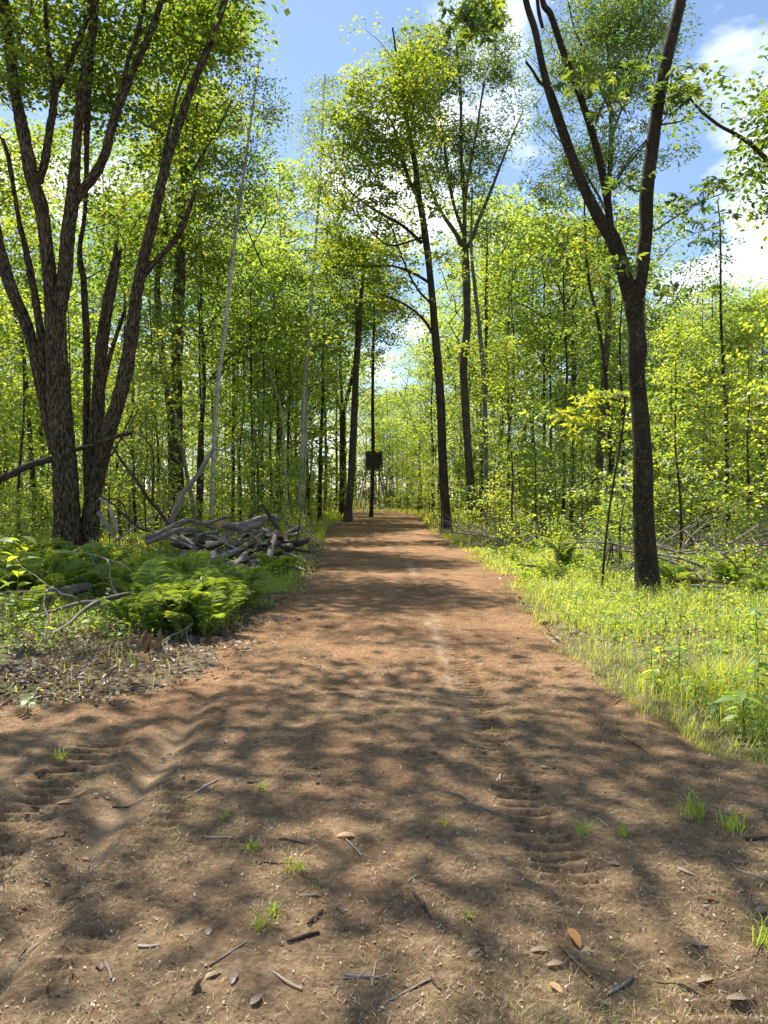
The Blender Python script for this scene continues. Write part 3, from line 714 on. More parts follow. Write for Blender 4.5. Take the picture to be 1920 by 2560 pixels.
px_tree("forest_ash", "tall grey ash right of the trail opening into a fan of upright limbs", "tree", 37.0, [
    [(1024, 1160, 22), (1020, 1110, 18), (1010, 950, 17), (1001, 800, 17), (1009, 700, 17), (1007, 610, 17), (1003, 533, 16)],
    [(1003, 545, 11), (985, 505, 10), (955, 462, 8), (933, 413, 6), (915, 350, 4)],
    [(1003, 540, 11), (1003, 433, 9), (996, 333, 8), (995, 200, 6), (985, 90, 4)],
    [(1006, 540, 9), (1022, 510, 8), (1033, 477, 8), (1060, 413, 7), (1083, 353, 5), (1106, 293, 4), (1130, 240, 3)],
    [(1000, 500, 8), (978, 433, 7), (962, 333, 6), (950, 240, 4), (945, 150, 3)], [(1002, 470, 7), (1012, 380, 6), (1030, 280, 5), (1045, 180, 4)]],
    [(970, 110, 80, 80, 0, 2.6, 1.0), (1010, 190, 80, 90, 0, 2.6), (940, 210, 70, 90, 0, 2.4), (960, 330, 80, 70, 0, 2.2, .8), (1030, 320, 70, 60, 0, 2.0, .7), (1090, 280, 35, 30, 0, 1.0, .7), (920, 390, 60, 60, 0, 1.8, .7), (1010, 430, 50, 40, 0, 1.6, .5), (1050, 90, 60, 70, 0, 2.0, .8), (1085, 160, 50, 70, 0, 1.8, .7), (900, 130, 60, 70, 0, 2.0), (1060, 480, 60, 50, 0, 2.0, .4)],
    dens=1.55, leaf=.16, per=34, kind='lance', bark='bark_grey', leafm='leaf_hickory', sides=12, ridge=.010, seed=42, base_tint=.45, twig_r=.022, up=.35, flat=.45)
px_tree("slender_tree", "pale slim tree just right of the grey fan-limbed ash", "tree", 34.0, [
    [(1051, 1158, 13), (1050, 1100, 11), (1049, 1005, 11), (1046, 838, 10), (1035, 700, 9), (1024, 605, 8), (1018, 530, 6), (1020, 400, 3)]],
    [(1020, 420, 30, 60, 0, 1.2, .5), (1060, 760, 60, 50, 0, 1.6, .5)], dens=1.0, leaf=.14, bark='bark_pale', leafm='leaf_maple', seed=43, base_tint=.5)

px_tree("forest_ash", "tall grey tree whose crown rises behind the forked tree on the right", "tree", 31.0, [
    [(1284, 1165, 19), (1288, 1120, 17), (1299, 938, 16), (1306, 805, 15), (1314, 705, 14), (1312, 605, 13), (1310, 567, 12), (1316, 400, 11), (1320, 300, 10), (1318, 180, 8), (1310, 60, 6), (1300, -80, 4)],
    [(1316, 420, 6), (1345, 370, 5), (1395, 310, 4), (1440, 250, 3)], [(1316, 470, 6), (1280, 400, 5), (1230, 330, 4), (1190, 280, 3)],
    [(1319, 300, 6), (1350, 220, 5), (1400, 120, 4), (1430, 40, 3)], [(1318, 240, 6), (1280, 150, 5), (1240, 60, 4), (1220, -40, 3)]],
    [(1320, 60, 130, 100, 0, 2.8, .9), (1250, 180, 90, 90, 0, 2.4, .8), (1390, 160, 80, 90, 0, 2.4, .8), (1240, 340, 80, 90, 0, 2.2, .8), (1350, 320, 80, 80, 0, 2.2, .7), (1230, 470, 90, 60, 0, 2.2, .7), (1340, 480, 60, 60, 0, 1.8, .5), (1300, -90, 160, 70, 0, 3.0, .5), (1160, 250, 40, 60, 0, 1.4, .6), (1450, 60, 40, 50, 0, 1.4, .7), (1470, 210, 45, 50, 0, 1.4, .6), (1200, 560, 80, 40, 0, 1.8, .6), (1440, 330, 50, 60, 0, 1.6, .7), (1180, 150, 60, 80, 0, 1.8, .7), (1180, 400, 60, 60, 0, 1.8, .7)],
    dens=1.8, leaf=.15, per=34, kind='lance', bark='bark_grey', leafm='leaf_hickory', sides=12, ridge=.010, seed=44, base_tint=.45, up=.35, flat=.45)
px_tree("slender_tree", "crooked dark slim tree left of the forked tree and right of the grey trunk", "tree", 27.0, [
    [(1322, 1172, 9), (1318, 1110, 8), (1317, 938, 8), (1304, 772, 8), (1287, 672, 7), (1272, 605, 6), (1264, 500, 5), (1262, 420, 3)]],
    [(1265, 520, 70, 90, 0, 1.7, .8), (1290, 640, 60, 50, 0, 1.4, .7)], dens=1.4, leaf=.12, bark='bark_dark', seed=45, base_tint=.6)
px_tree("slender_tree", "dark straight trunk deeper in the woods right of the trail", "tree", 44.0, [
    [(1236, 1140, 14), (1237, 1080, 13), (1240, 872, 12), (1240, 738, 11), (1241, 620, 9), (1248, 500, 6)]],
    [(1245, 560, 70, 80, 0, 2.4), (1200, 680, 70, 60, 0, 2.2, .8), (1290, 700, 60, 50, 0, 2.0, .8)], dens=.9, leaf=.15, bark='bark_dark', seed=46, base_tint=.5)
px_tree("slender_tree", "thin straight dark tree near the right edge beyond the stump", "tree", 27.0, [
    [(1573, 1172, 9), (1572, 1100, 8), (1570, 938, 8), (1563, 805, 7), (1557, 672, 5.5), (1556, 500, 3.5), (1550, 430, 2.5)]],
    [(1555, 560, 55, 70, 0, 1.4, .7), (1600, 720, 70, 60, 0, 1.8, .9), (1540, 780, 60, 50, 0, 1.5, .8)], dens=1.3, leaf=.12, bark='bark_dark', leafm='leaf_under', seed=47, base_tint=.45)

# -- the forked tree in front on the right
FORK = px_tree("forked_tree", "large smooth-barked forked tree in sunlit grass right of the trail", "tree", 11.8, [
    [(1399, 1292, 54), (1398, 1262, 47), (1396, 1210, 46), (1390, 1110, 43), (1389, 1030, 43), (1388, 988, 44), (1383, 905, 38), (1375, 805, 35), (1377, 757, 41), (1373, 705, 36), (1368, 660, 40), (1368, 625, 40)],
    [(1374, 640, 34), (1385, 595, 29), (1395, 500, 28), (1397, 417, 28), (1409, 317, 27), (1423, 217, 26), (1446, 100, 25), (1470, 0, 23), (1490, -120, 20), (1500, -300, 14), (1490, -520, 7)],
    [(1362, 640, 34), (1346, 583, 31), (1322, 515, 31), (1293, 470, 25), (1256, 393, 21), (1233, 333, 21), (1196, 227, 20), (1173, 150, 15), (1156, 67, 14), (1136, 0, 13), (1115, -130, 10), (1080, -320, 6)],
    [(1326, 530, 20), (1318, 490, 17), (1312, 433, 16), (1296, 350, 16), (1273, 267, 15), (1246, 187, 14), (1216, 110, 14), (1190, 33, 13), (1172, 0, 12), (1165, -120, 9), (1170, -330, 5)],
    [(1180, 185, 7), (1166, 178, 7), (1152, 155, 6), (1136, 133, 5)],
    [(1172, 60, 7), (1163, 20, 8), (1158, -40, 7)],
    [(1412, 500, 4), (1450, 475, 3.4), (1506, 440, 2.8), (1560, 418, 2.2)], [(1425, 270, 4), (1470, 262, 3), (1482, 252, 2)], [(1400, 300, 3.5), (1370, 330, 3), (1340, 370, 2.5), (1318, 400, 2)]],
    [(1480, 430, 40, 30, -.3, .5, .9), (1545, 415, 45, 32, -.4, .6), (1470, 160, 35, 50, -.2, .6, .9), (1370, 150, 60, 25, -.4, .5, .9), (1255, 165, 60, 30, -.5, .5, 1.0), (1360, 400, 30, 25, -.3, .4, .8), (1290, 230, 35, 25, -.5, .4, .8), (1450, 220, 40, 30, -.3, .5, .9), (1530, 490, 35, 35, -.4, .5, .8),
     (1320, -260, 300, 130, 0, 3.2, .05), (1500, -420, 220, 120, 0, 3.0, .05), (1000, 40, 55, 50, -2.5, .5, 4.0), (1060, 20, 40, 40, -2.2, .4, 2.5), (1100, -60, 90, 50, -1.5, .8, .5), (1340, 560, 30, 20, -.6, .3, .7), (1470, 620, 45, 22, -.3, .4, .9)],
    dens=18, leaf=.145, per=7, kind='lance', bark='bark_smooth', leafm='leaf_hickory', sides=32, sub=12, seed=51, base_tint=.5, clump_r=.17, twig_r=.007, compound=True, up=.55, flare=.50, lump=.08, maxlen=3.5, spray=290)

# ------------------------------------------------------------------ the hunting blind at the end of the trail
def simple_mat(name, col, rough=.6, nscale=6, var=.25, metal=0.0):
    m, n, l = new_mat(name)
    out = n.new("ShaderNodeOutputMaterial"); p = n.new("ShaderNodeBsdfPrincipled"); p.inputs["Roughness"].default_value = rough; p.inputs["Metallic"].default_value = metal
    tcn = n.new("ShaderNodeTexCoord"); z = n.new("ShaderNodeTexNoise"); z.inputs["Scale"].default_value = nscale; z.inputs["Detail"].default_value = 6
    l.new(tcn.outputs["Object"], z.inputs["Vector"])
    r = ramp(n, [(.3, tuple(c * (1 - var) for c in col)), (.7, tuple(min(1, c * (1 + var)) for c in col))]); l.new(z.outputs["Fac"], r.inputs[0])
    l.new(r.outputs[0], p.inputs["Base Color"]); l.new(p.outputs[0], out.inputs[0]); return m
M['blind'] = simple_mat('dark_navy_plastic', (.010, .013, .024), .5)
M['blind_roof'] = simple_mat('dull_grey_roof', (.06, .065, .075), .55)
M['blind_glass'] = simple_mat('black_window', (.004, .004, .005), .15)
M['blind_leg'] = simple_mat('weathered_timber', (.16, .12, .085), .9, 3, .4)

def box(mb, c, s, rz=0.0, mat=0):
    c = np.asarray(c, float); s = np.asarray(s, float) / 2
    v = np.array([[i, j, k] for k in (-1, 1) for j in (-1, 1) for i in (-1, 1)], float) * s
    R = np.array([[math.cos(rz), -math.sin(rz), 0], [math.sin(rz), math.cos(rz), 0], [0, 0, 1]])
    mb.add(v @ R.T + c, q=[[0, 2, 3, 1], [4, 5, 7, 6], [0, 1, 5, 4], [2, 6, 7, 3], [0, 4, 6, 2], [1, 3, 7, 5]], mat=mat)
def box_obj(name, c, s, mat, parent, rz=0.0):
    mb = MB(); box(mb, c, s, rz); return link(name, mb.mesh(name, M[mat], smooth=False), parent)
def bar_obj(name, a, b, r, mat, parent, sides=6):
    mb = MB(); tube(mb, [a, b], [r, r], sides=sides, sub=1, seed=3); return link(name, mb.mesh(name, M[mat], smooth=False), parent)
bx = at(806, 1000, 88)
BL = thing("hunting_blind", (bx[0], 88, gz(bx[0], 88)), "dark boxy hunting blind raised on splayed legs at the end of the trail", "hunting blind", rz=.14)
zb, hb, wb = 3.66, 1.5, 1.5
BL.scale = (1.25, 1.25, 1.25)
cab = thing_c = None
cabin = box_obj("cabin", (0, 0, zb + hb / 2), (wb, wb, hb), 'blind', BL)
for k in range(4): box_obj("wall_rib", (0, 0, zb + .10 + k * .22), (wb + .05, wb + .05, .045), 'blind', cabin)
for sx in (-.36, .36):
    w_ = box_obj("window", (sx, -wb / 2 - .004, zb + 1.12), (.52, .03, .34), 'blind_glass', cabin)
for sy in (-.36, .36):
    box_obj("window", (-wb / 2 - .004, sy, zb + 1.12), (.03, .52, .34), 'blind_glass', cabin); box_obj("window", (wb / 2 + .004, sy, zb + 1.12), (.03, .52, .34), 'blind_glass', cabin)
mbr = MB(); box(mbr, (0, 0, zb + hb + .03), (wb + .16, wb + .16, .06)); box(mbr, (0, 0, zb + hb + .10), (wb - .1, wb - .1, .08))
link("roof", mbr.mesh("roof", M['blind_roof'], smooth=False), BL)
box_obj("floor_frame", (0, 0, zb - .07), (wb + .08, wb + .08, .13), 'blind_leg', BL)
for sx in (-1, 1):
    for sy in (-1, 1):
        bar_obj("leg", (sx * 1.45, sy * 1.35, -.2), (sx * .62, sy * .62, zb - .12), .055, 'blind_leg', BL)
    bar_obj("brace", (sx * 1.10, -1.03, 1.6), (sx * .9, .87, 2.5), .035, 'blind_leg', BL)
bar_obj("brace", (-1.14, -1.09, 1.45), (1.14, -1.09, 1.45), .04, 'blind_leg', BL)
bar_obj("brace", (-1.14, -1.09, 1.45), (.8, -.80, 2.95), .035, 'blind_leg', BL)
lad = MB()
tube(lad, [(.35, 2.0, -.1), (.35, .85, zb - .02)], [.03, .03], sides=6, sub=1); tube(lad, [(-.1, 2.0, -.1), (-.1, .85, zb - .02)], [.03, .03], sides=6, sub=1)
for k in range(12):
    t_ = (k + .7) / 12.5
    tube(lad, [(-.1, 2.0 - 1.15 * t_, zb * t_), (.35, 2.0 - 1.15 * t_, zb * t_)], [.02, .02], sides=5, sub=1)
link("ladder", lad.mesh("ladder", M['blind_leg'], smooth=False), BL)

# ------------------------------------------------------------------ brush pile: every log a thing
def c2(x, y, Y): return at_src(300 + x / 2.765, 1220 + y / 2.765, Y)
def log_obj(name, label, cat, pts, wid, mat='log_bark', cut=None, group=None, sides=12, ridge=.006, jag=0.0, seed=1, lump=.18, sub=5, capmat=None, forks=()):
    P = np.array(pts, float); R = np.array(wid, float) / 2
    base = P[0]
    mb = MB(); tube(mb, P, R, sides=sides, sub=sub, ridge=ridge, lump=lump, seed=seed, jag=jag, capmat=1)
    for fp, fw in forks:
        tube(mb, fp, np.array(fw) / 2, sides=6, sub=4, ridge=0, lump=.15, seed=seed + 3, capmat=1)
    o = link(name, mb.mesh(name, [M[mat], M[capmat or mat]], origin=base), loc=base)
    tag(o, label, cat, group)
    if cut:
        d = P[0] - P[1]; d /= np.linalg.norm(d)
        cm = MB(); r = R[0] * .93
        tube(cm, [P[0] + d * .002, P[0] + d * .014], [r, r * .99], sides=20, sub=1, seed=2)
        link("cut_face", cm.mesh("cut_face", M[cut], smooth=False, origin=base), o)
    return o
def pw(px, Y): return px / 2.765 * Y / F         # width in metres of a length read in the pile picture
PILE = [
 # points (x, y, Y), widths px, label, kwargs
 ([(170, 352, 16.6), (300, 300, 16.7), (400, 252, 16.9), (470, 222, 17.1), (540, 238, 17.3), (620, 240, 17.5), (700, 210, 17.7), (760, 200, 17.9)], [44, 42, 40, 34, 28, 26, 24, 20], "long crooked grey log along the top left of the brush pile", {}),
 ([(185, 378, 16.4), (290, 338, 16.5), (400, 290, 16.6), (520, 285, 16.8)], [38, 36, 32, 30], "grey log under the long crooked log at the left of the pile", {}),
 ([(690, 250, 16.2), (760, 260, 16.4), (830, 262, 16.6), (930, 225, 17.0), (1040, 198, 17.3), (1110, 215, 17.4)], [56, 55, 50, 42, 36, 30], "thick log with a round orange saw cut facing the camera on top of the pile", dict(cut='cut')),
 ([(980, 115, 16.9), (1030, 190, 16.8), (1092, 288, 16.7)], [22, 28, 32], "dark pole slanting down to the right from the peak of the pile", dict(mat='log_dark')),
 ([(980, 112, 17.2), (930, 170, 17.3), (880, 220, 17.4)], [12, 13, 15], "thin dark stick forming a peak with the slanting pole", dict(mat='log_dark')),
 ([(1143, 338, 16.1), (1090, 340, 16.5), (1000, 330, 17.0)], [40, 40, 38], "dark log with a small orange saw cut at the right of the pile", dict(mat='log_dark', cut='cut')),
 ([(1060, 395, 16.2), (1160, 388, 16.2), (1250, 375, 16.1), (1295, 362, 16.1)], [46, 46, 44, 36], "bark-covered log ending in torn orange wood at the right end of the pile", dict(mat='log_dark', jag=.12, capmat='torn_wood')),
 ([(1028, 560, 15.3), (1030, 500, 15.5), (1052, 400, 15.8), (1082, 300, 16.2)], [46, 46, 44, 36], "grey log pointing toward the camera at the right of the pile", {}),
 ([(595, 392, 15.9), (650, 382, 16.0), (720, 378, 16.1), (780, 410, 16.2), (880, 440, 16.2)], [38, 36, 30, 18, 12], "pale peeled broken limb across the middle of the pile", dict(mat='peeled_wood', ridge=.01)),
 ([(575, 565, 15.2), (640, 520, 15.3), (720, 475, 15.6), (830, 425, 16.0)], [46, 46, 44, 38], "pale grey log slanting up through the front of the pile", {}),
 ([(600, 615, 15.0), (690, 590, 15.1), (770, 565, 15.2), (860, 540, 15.3)], [36, 36, 38, 34], "grey log lying lowest at the front of the pile in the ferns", {}),
 ([(790, 550, 15.2), (825, 510, 15.4), (870, 455, 15.7)], [46, 46, 42], "short stout log at the front centre of the pile", {}),
 ([(690, 372, 16.1), (735, 330, 16.3), (790, 285, 16.6)], [42, 40, 36], "short grey log leaning under the saw-cut log", {}),
 ([(830, 300, 16.5), (900, 270, 16.8), (980, 245, 17.1)], [50, 48, 42], "broad grey log behind the saw-cut log", {}),
 ([(520, 372, 16.3), (610, 362, 16.5), (700, 345, 16.6)], [24, 24, 20], "thin dark log lying level in the left half of the pile", dict(mat='log_dark')),
 ([(425, 335, 16.3), (465, 362, 16.1), (512, 395, 15.9)], [28, 26, 24], "short stick sloping right in the left of the pile", {}),
 ([(640, 445, 15.4), (648, 480, 15.3), (652, 520, 15.2)], [42, 40, 36], "stubby upright log end at the left front of the pile", dict(mat='peeled_wood')),
 ([(545, 452, 15.3), (552, 490, 15.2), (556, 530, 15.1)], [36, 34, 28], "pale peeled stub at the far left front of the pile", dict(mat='peeled_wood')),
 ([(860, 412, 15.9), (915, 365, 16.1), (980, 315, 16.3)], [34, 32, 28], "grey stick rising right through the middle of the pile", {}),
 ([(890, 310, 16.2), (940, 350, 16.1), (965, 400, 16.0)], [20, 26, 30], "red-brown torn splinter of wood in the heart of the pile", dict(mat='torn_wood')),
 ([(1260, 120, 16.0), (1240, 230, 16.0), (1222, 370, 15.9)], [7, 11, 13], "thin upright stick at the right end of the pile", dict(mat='log_dark')),
 ([(1220, 270, 16.6), (1300, 330, 16.3), (1430, 425, 15.8)], [8, 11, 9], "long thin stick sloping down to the trail from the pile", {}),
 ([(1180, 260, 16.8), (1290, 300, 16.4), (1400, 385, 15.9)], [7, 9, 7], "second long thin stick sloping to the trail above the first", {}),
 ([(1150, 230, 16.9), (1190, 290, 16.7), (1230, 330, 16.5)], [14, 14, 10], "dark forked stick near the right top of the pile", dict(mat='log_dark')),
 ([(960, 590, 14.6), (1000, 585, 14.7), (1045, 575, 14.8)], [44, 46, 40], "short round log half hidden by ferns in front of the pile", dict(mat='log_dark')),
]
for i, (pts, wd, lab, kw) in enumerate(PILE):
    log_obj("log" if max(wd) > 18 else "stick", lab, "log" if max(wd) > 18 else "stick", [c2(*p) for p in pts], [pw(w, p[2]) for w, p in zip(wd, pts)], seed=100 + i, **kw)
rp = random.Random(5)
for i in range(120):
    big = i < 50
    x = rp.uniform(400, 1230); y0 = rp.uniform(310, 590) if big else rp.uniform(250, 560)
    if abs(x - 800) > 260: y0 = max(y0, 330)
    Yp = 17.6 - (y0 - 240) / 330 * 2.4
    L = rp.uniform(120, 300); an = rp.uniform(-.55, .55) + (math.pi if rp.random() < .5 else 0)
    dx, dy = math.cos(an) * L / 2, math.sin(an) * L / 2
    w = rp.uniform(16, 38) if big else rp.uniform(4, 11)
    dY = rp.uniform(-.7, .7)
    pts = [c2(x - dx, y0 - dy, Yp - dY), c2(x + rp.uniform(-8, 8), y0 + rp.uniform(-10, 10), Yp), c2(x + dx, y0 + dy, Yp + dY)]
    for p in pts: p[2] = max(p[2], gz(p[0], p[1]) + pw(w, 16) * .5)
    if big: log_obj("log", "grey weathered log jumbled inside the brush pile", "log", pts, [pw(w, 16), pw(w * .95, 16), pw(w * .75, 16)], mat=rp.choice(['log_bark', 'log_bark', 'log_dark', 'deadwood']), group="logs jumbled in the brush pile", seed=200 + i, sides=10)
    else: log_obj("stick", "thin dead stick poking out of the brush pile", "stick", pts, [pw(w, 16), pw(w * .8, 16), pw(w * .4, 16)], mat=rp.choice(['deadwood', 'log_dark', 'log_bark']), group="thin sticks in the brush pile", seed=200 + i, sides=6, ridge=0)

# dead limbs leaning behind and beside the pile
def limb(name, label, cat, Y, main, mat, forks=(), sides=8, seed=1, ground=True):
    P = [at(p[0], p[1], Y + (p[3] if len(p) > 3 else 0)) for p in main]
    Wd = [p[2] * D / F * Y for p in main]
    fk = [([at(p[0], p[1], Y + (p[3] if len(p) > 3 else 0)) for p in f], [p[2] * D / F * Y for p in f]) for f in forks]
    return log_obj(name, label, cat, P, Wd, mat=mat, sides=sides, seed=seed, ridge=0.003, forks=fk, lump=.12)
limb("dead_branch", "pale grey dead branch leaning up out of the left end of the pile", "branch", 17.5, [(367, 1135, 14), (378, 1105, 13), (395, 1065, 12), (420, 1035, 11), (440, 1005, 10), (461, 968, 9)], 'deadwood',
     [[(461, 968, 5), (480, 972, 4), (505, 962, 3), (550, 958, 1.5)], [(452, 985, 4), (475, 1000, 3), (500, 1008, 1.5)], [(430, 1020, 3), (445, 1035, 2.5), (470, 1042, 1.5)]], seed=301)
limb("dead_branch", "dark bare branch leaning left from the pile toward the maples", "branch", 17.3, [(364, 1134, 9), (345, 1105, 9), (323, 1080, 8.5), (293, 1035, 7), (262, 995, 6), (245, 965, 5)], 'log_dark',
     [[(328, 1085, 4), (331, 1040, 4), (330, 975, 3.5), (312, 945, 3), (295, 915, 1.5)], [(290, 1030, 4), (288, 990, 3.5), (270, 955, 3), (255, 935, 2)]], seed=302)
limb("dead_branch", "thin dark fallen branch arching from the maples down to the pile", "branch", 17.0, [(330, 1150, 5), (300, 1140, 5), (275, 1120, 5), (245, 1090, 4.5), (215, 1070, 4)], 'log_dark',
     [[(278, 1122, 3), (262, 1085, 3), (235, 1075, 2)]], seed=303)
limb("dead_branch", "short bleached broken branch standing beside the leaning maple", "branch", 17.2, [(252, 1150, 7), (248, 1130, 7), (235, 1095, 7), (214, 1075, 6)], 'peeled_wood', seed=304)
limb("dead_branch", "brown split branch propped at the foot of the leaning maple", "branch", 17.1, [(245, 1160, 9), (230, 1130, 10), (212, 1105, 11)], 'deadwood', seed=305)
limb("dead_branch", "dark spray of bare twigs hanging right of the leaning maple", "branch", 17.6, [(240, 985, 5), (262, 945, 4), (280, 905, 3), (290, 880, 2)], 'log_dark',
     [[(250, 965, 3), (275, 930, 2.5), (300, 880, 1.5)], [(235, 935, 3), (215, 900, 2), (195, 860, 1.2)], [(235, 975, 3), (205, 925, 2), (175, 885, 1.2)]], seed=306)
limb("dead_branch", "heavy dead limb slanting out of frame at the far left in front of the maple", "branch", 17.4, [(112, 992, 15), (90, 997, 14), (62, 1006, 15), (30, 1022, 15), (-10, 1040, 14), (-60, 1080, 13), (-110, 1140, 12), (-170, 1225, 12)], 'log_dark', [[(5, 1030, 5), (0, 1045, 4), (-20, 1075, 3)]], seed=307, sides=12)

# the dead branch lying in front on the left
def c3(x, y, Y): return at_src(x / 3.456, 1380 + y / 3.456, Y)
def w3(px, Y): return px / 3.456 * Y / F
def br3(label, main, forks, seed, name="dead_branch", mat='deadwood', **kw):
    P = [c3(*p[:3]) for p in main]; Wd = [w3(p[3], p[2]) for p in main]
    fk = [([c3(*p[:3]) for p in f], [w3(p[3], p[2]) for p in f]) for f in forks]
    return log_obj(name, label, "branch" if "branch" in name else "log", P, Wd, mat=mat, sides=10, ridge=.002, seed=seed, forks=fk, lump=.10, **kw)
br3("grey forked dead branch sprawling over ferns at the left foreground",
    [(1165, 352, 9.6, 30), (1010, 382, 9.3, 40), (840, 432, 9.0, 42), (700, 520, 8.7, 32), (600, 618, 8.5, 32), (430, 722, 8.1, 34), (370, 800, 7.9, 28)],
    [[(850, 428, 9.0, 36), (700, 440, 9.0, 32), (520, 490, 9.0, 26), (350, 540, 9.0, 24), (150, 610, 9.0, 28), (-20, 672, 9.0, 28)],
     [(700, 442, 9.0, 18), (640, 390, 8.9, 20), (520, 360, 8.8, 20), (470, 318, 8.7, 18), (405, 325, 8.6, 16), (390, 345, 8.5, 14), (150, 342, 8.4, 16), (0, 352, 8.4, 12)],
     [(150, 342, 8.4, 14), (100, 390, 8.3, 14), (0, 470, 8.2, 12)],
     [(405, 325, 8.6, 14), (378, 455, 8.4, 15), (418, 570, 8.2, 14), (400, 660, 8.1, 14), (370, 745, 7.9, 15), (290, 882, 7.6, 12), (345, 985, 7.3, 11), (340, 1160, 6.9, 9), (280, 1240, 6.6, 8), (180, 1285, 6.4, 6)],
     [(425, 300, 8.6, 10), (350, 240, 8.8, 9), (300, 200, 9.0, 9), (190, 130, 9.2, 7), (135, 55, 9.4, 6)],
     [(1010, 380, 9.3, 18), (965, 280, 9.4, 16), (950, 180, 9.5, 14), (940, 100, 9.5, 13), (908, 58, 9.6, 12), (760, 14, 9.7, 10), (560, 2, 9.8, 8), (470, 0, 9.9, 7)],
     [(915, 60, 9.6, 10), (1060, 108, 9.5, 9), (1150, 200, 9.4, 9), (1155, 300, 9.3, 9), (1172, 330, 9.2, 8), (1168, 460, 9.0, 7), (1130, 600, 8.8, 5)],
     [(370, 790, 7.9, 14), (300, 925, 7.5, 10), (150, 1040, 7.2, 9), (-10, 1145, 6.9, 9)],
     [(372, 805, 7.9, 12), (362, 900, 7.6, 10), (420, 1010, 7.3, 10), (492, 1112, 7.0, 9), (440, 1108, 6.95, 8), (340, 1162, 6.85, 7)],
     [(420, 725, 8.1, 9), (470, 860, 7.7, 8), (580, 985, 7.4, 8), (470, 1062, 7.1, 7), (330, 1120, 6.95, 5)],
     [(310, 845, 7.8, 11), (240, 820, 7.8, 11), (180, 800, 7.8, 11), (0, 832, 7.6, 10)],
     [(180, 800, 7.8, 8), (90, 740, 8.0, 7), (0, 680, 8.2, 6)], [(235, 830, 7.7, 9), (200, 900, 7.5, 9), (130, 990, 7.2, 9), (0, 1145, 6.8, 8)],
     [(300, 900, 7.6, 6), (200, 1010, 7.2, 5), (60, 1110, 6.9, 4)], [(770, 20, 9.7, 6), (820, 110, 9.6, 5), (850, 190, 9.6, 4), (905, 260, 9.5, 3)]], 320)
o = br3("pale fallen log with a weathered saw cut at the left edge among ferns", [(88, 448, 10.4, 108), (300, 400, 10.7, 104), (540, 345, 11.2, 96), (760, 300, 11.6, 88)], [], 321, name="log", mat='bark_pale', cut='cut_grey')
br3("short pale log lying on leaf litter at the lower left edge", [(50, 1330, 5.75, 34), (150, 1318, 5.76, 44), (280, 1290, 5.8, 46), (430, 1262, 5.85, 40)], [], 322, name="log", mat='deadwood')
br3("thin grey branch lying on leaf litter below the fern clump", [(1270, 868, 7.6, 12), (1380, 800, 7.85, 14), (1470, 725, 8.0, 15), (1560, 690, 8.1, 13), (1670, 610, 8.25, 12)], [[(1470, 740, 7.95, 11), (1440, 775, 7.8, 9), (1455, 850, 7.6, 6)], [(1380, 790, 7.9, 8), (1290, 800, 7.9, 6), (1180, 805, 7.9, 5)], [(1610, 660, 8.15, 7), (1620, 760, 7.9, 6), (1680, 850, 7.6, 4)]], 323)

# torn wood shards by the left verge
for i, (x, y, h) in enumerate(((1215, 905, .17), (1255, 900, .14), (1345, 920, .11))):
    p = c3(x, y, 7.55); g0 = gz(p[0], p[1])
    mb = MB(); tube(mb, [(0, 0, -.03), (.01, .0, h * .5), (.03, .02, h)], [.05, .042, .012], sides=7, sub=3, lump=.5, seed=i + 60, jag=.05)
    tag(link("broken_stub", mb.mesh("broken_stub", M['torn_wood'], smooth=False), loc=(p[0], p[1], g0)), ["tallest torn brown wood shard standing at the left verge", "torn brown wood shard right behind the tallest one", "small torn wood shard at the right of the other two"][i], "wood shard")

# the rotten stump in the brush on the right
p = at(1524, 1130, 29.0); g0 = gz(p[0], 29.0)
st = thing("tree_stump", (p[0], 29.0, g0), "dark rotten stump standing in sunlit brush on the right", "stump")
mb = MB(); tube(mb, [(0, 0, -.1), (0, 0, .3), (.04, 0, .62), (.10, 0, .82)], [.34, .27, .25, .22], sides=22, sub=5, ridge=.02, lump=.25, seed=77, flare=.3, jag=.16)
link("stump_body", mb.mesh("stump_body", M['bark_dark'], origin=(0, 0, 0)), st)
mb = MB(); tube(mb, [(-.42, -.05, -.1), (-.38, -.03, .3), (-.33, 0, .55)], [.15, .11, .07], sides=10, sub=4, lump=.3, seed=78, jag=.1)
link("side_snag", mb.mesh("side_snag", M['bark_dark'], origin=(0, 0, 0)), st)

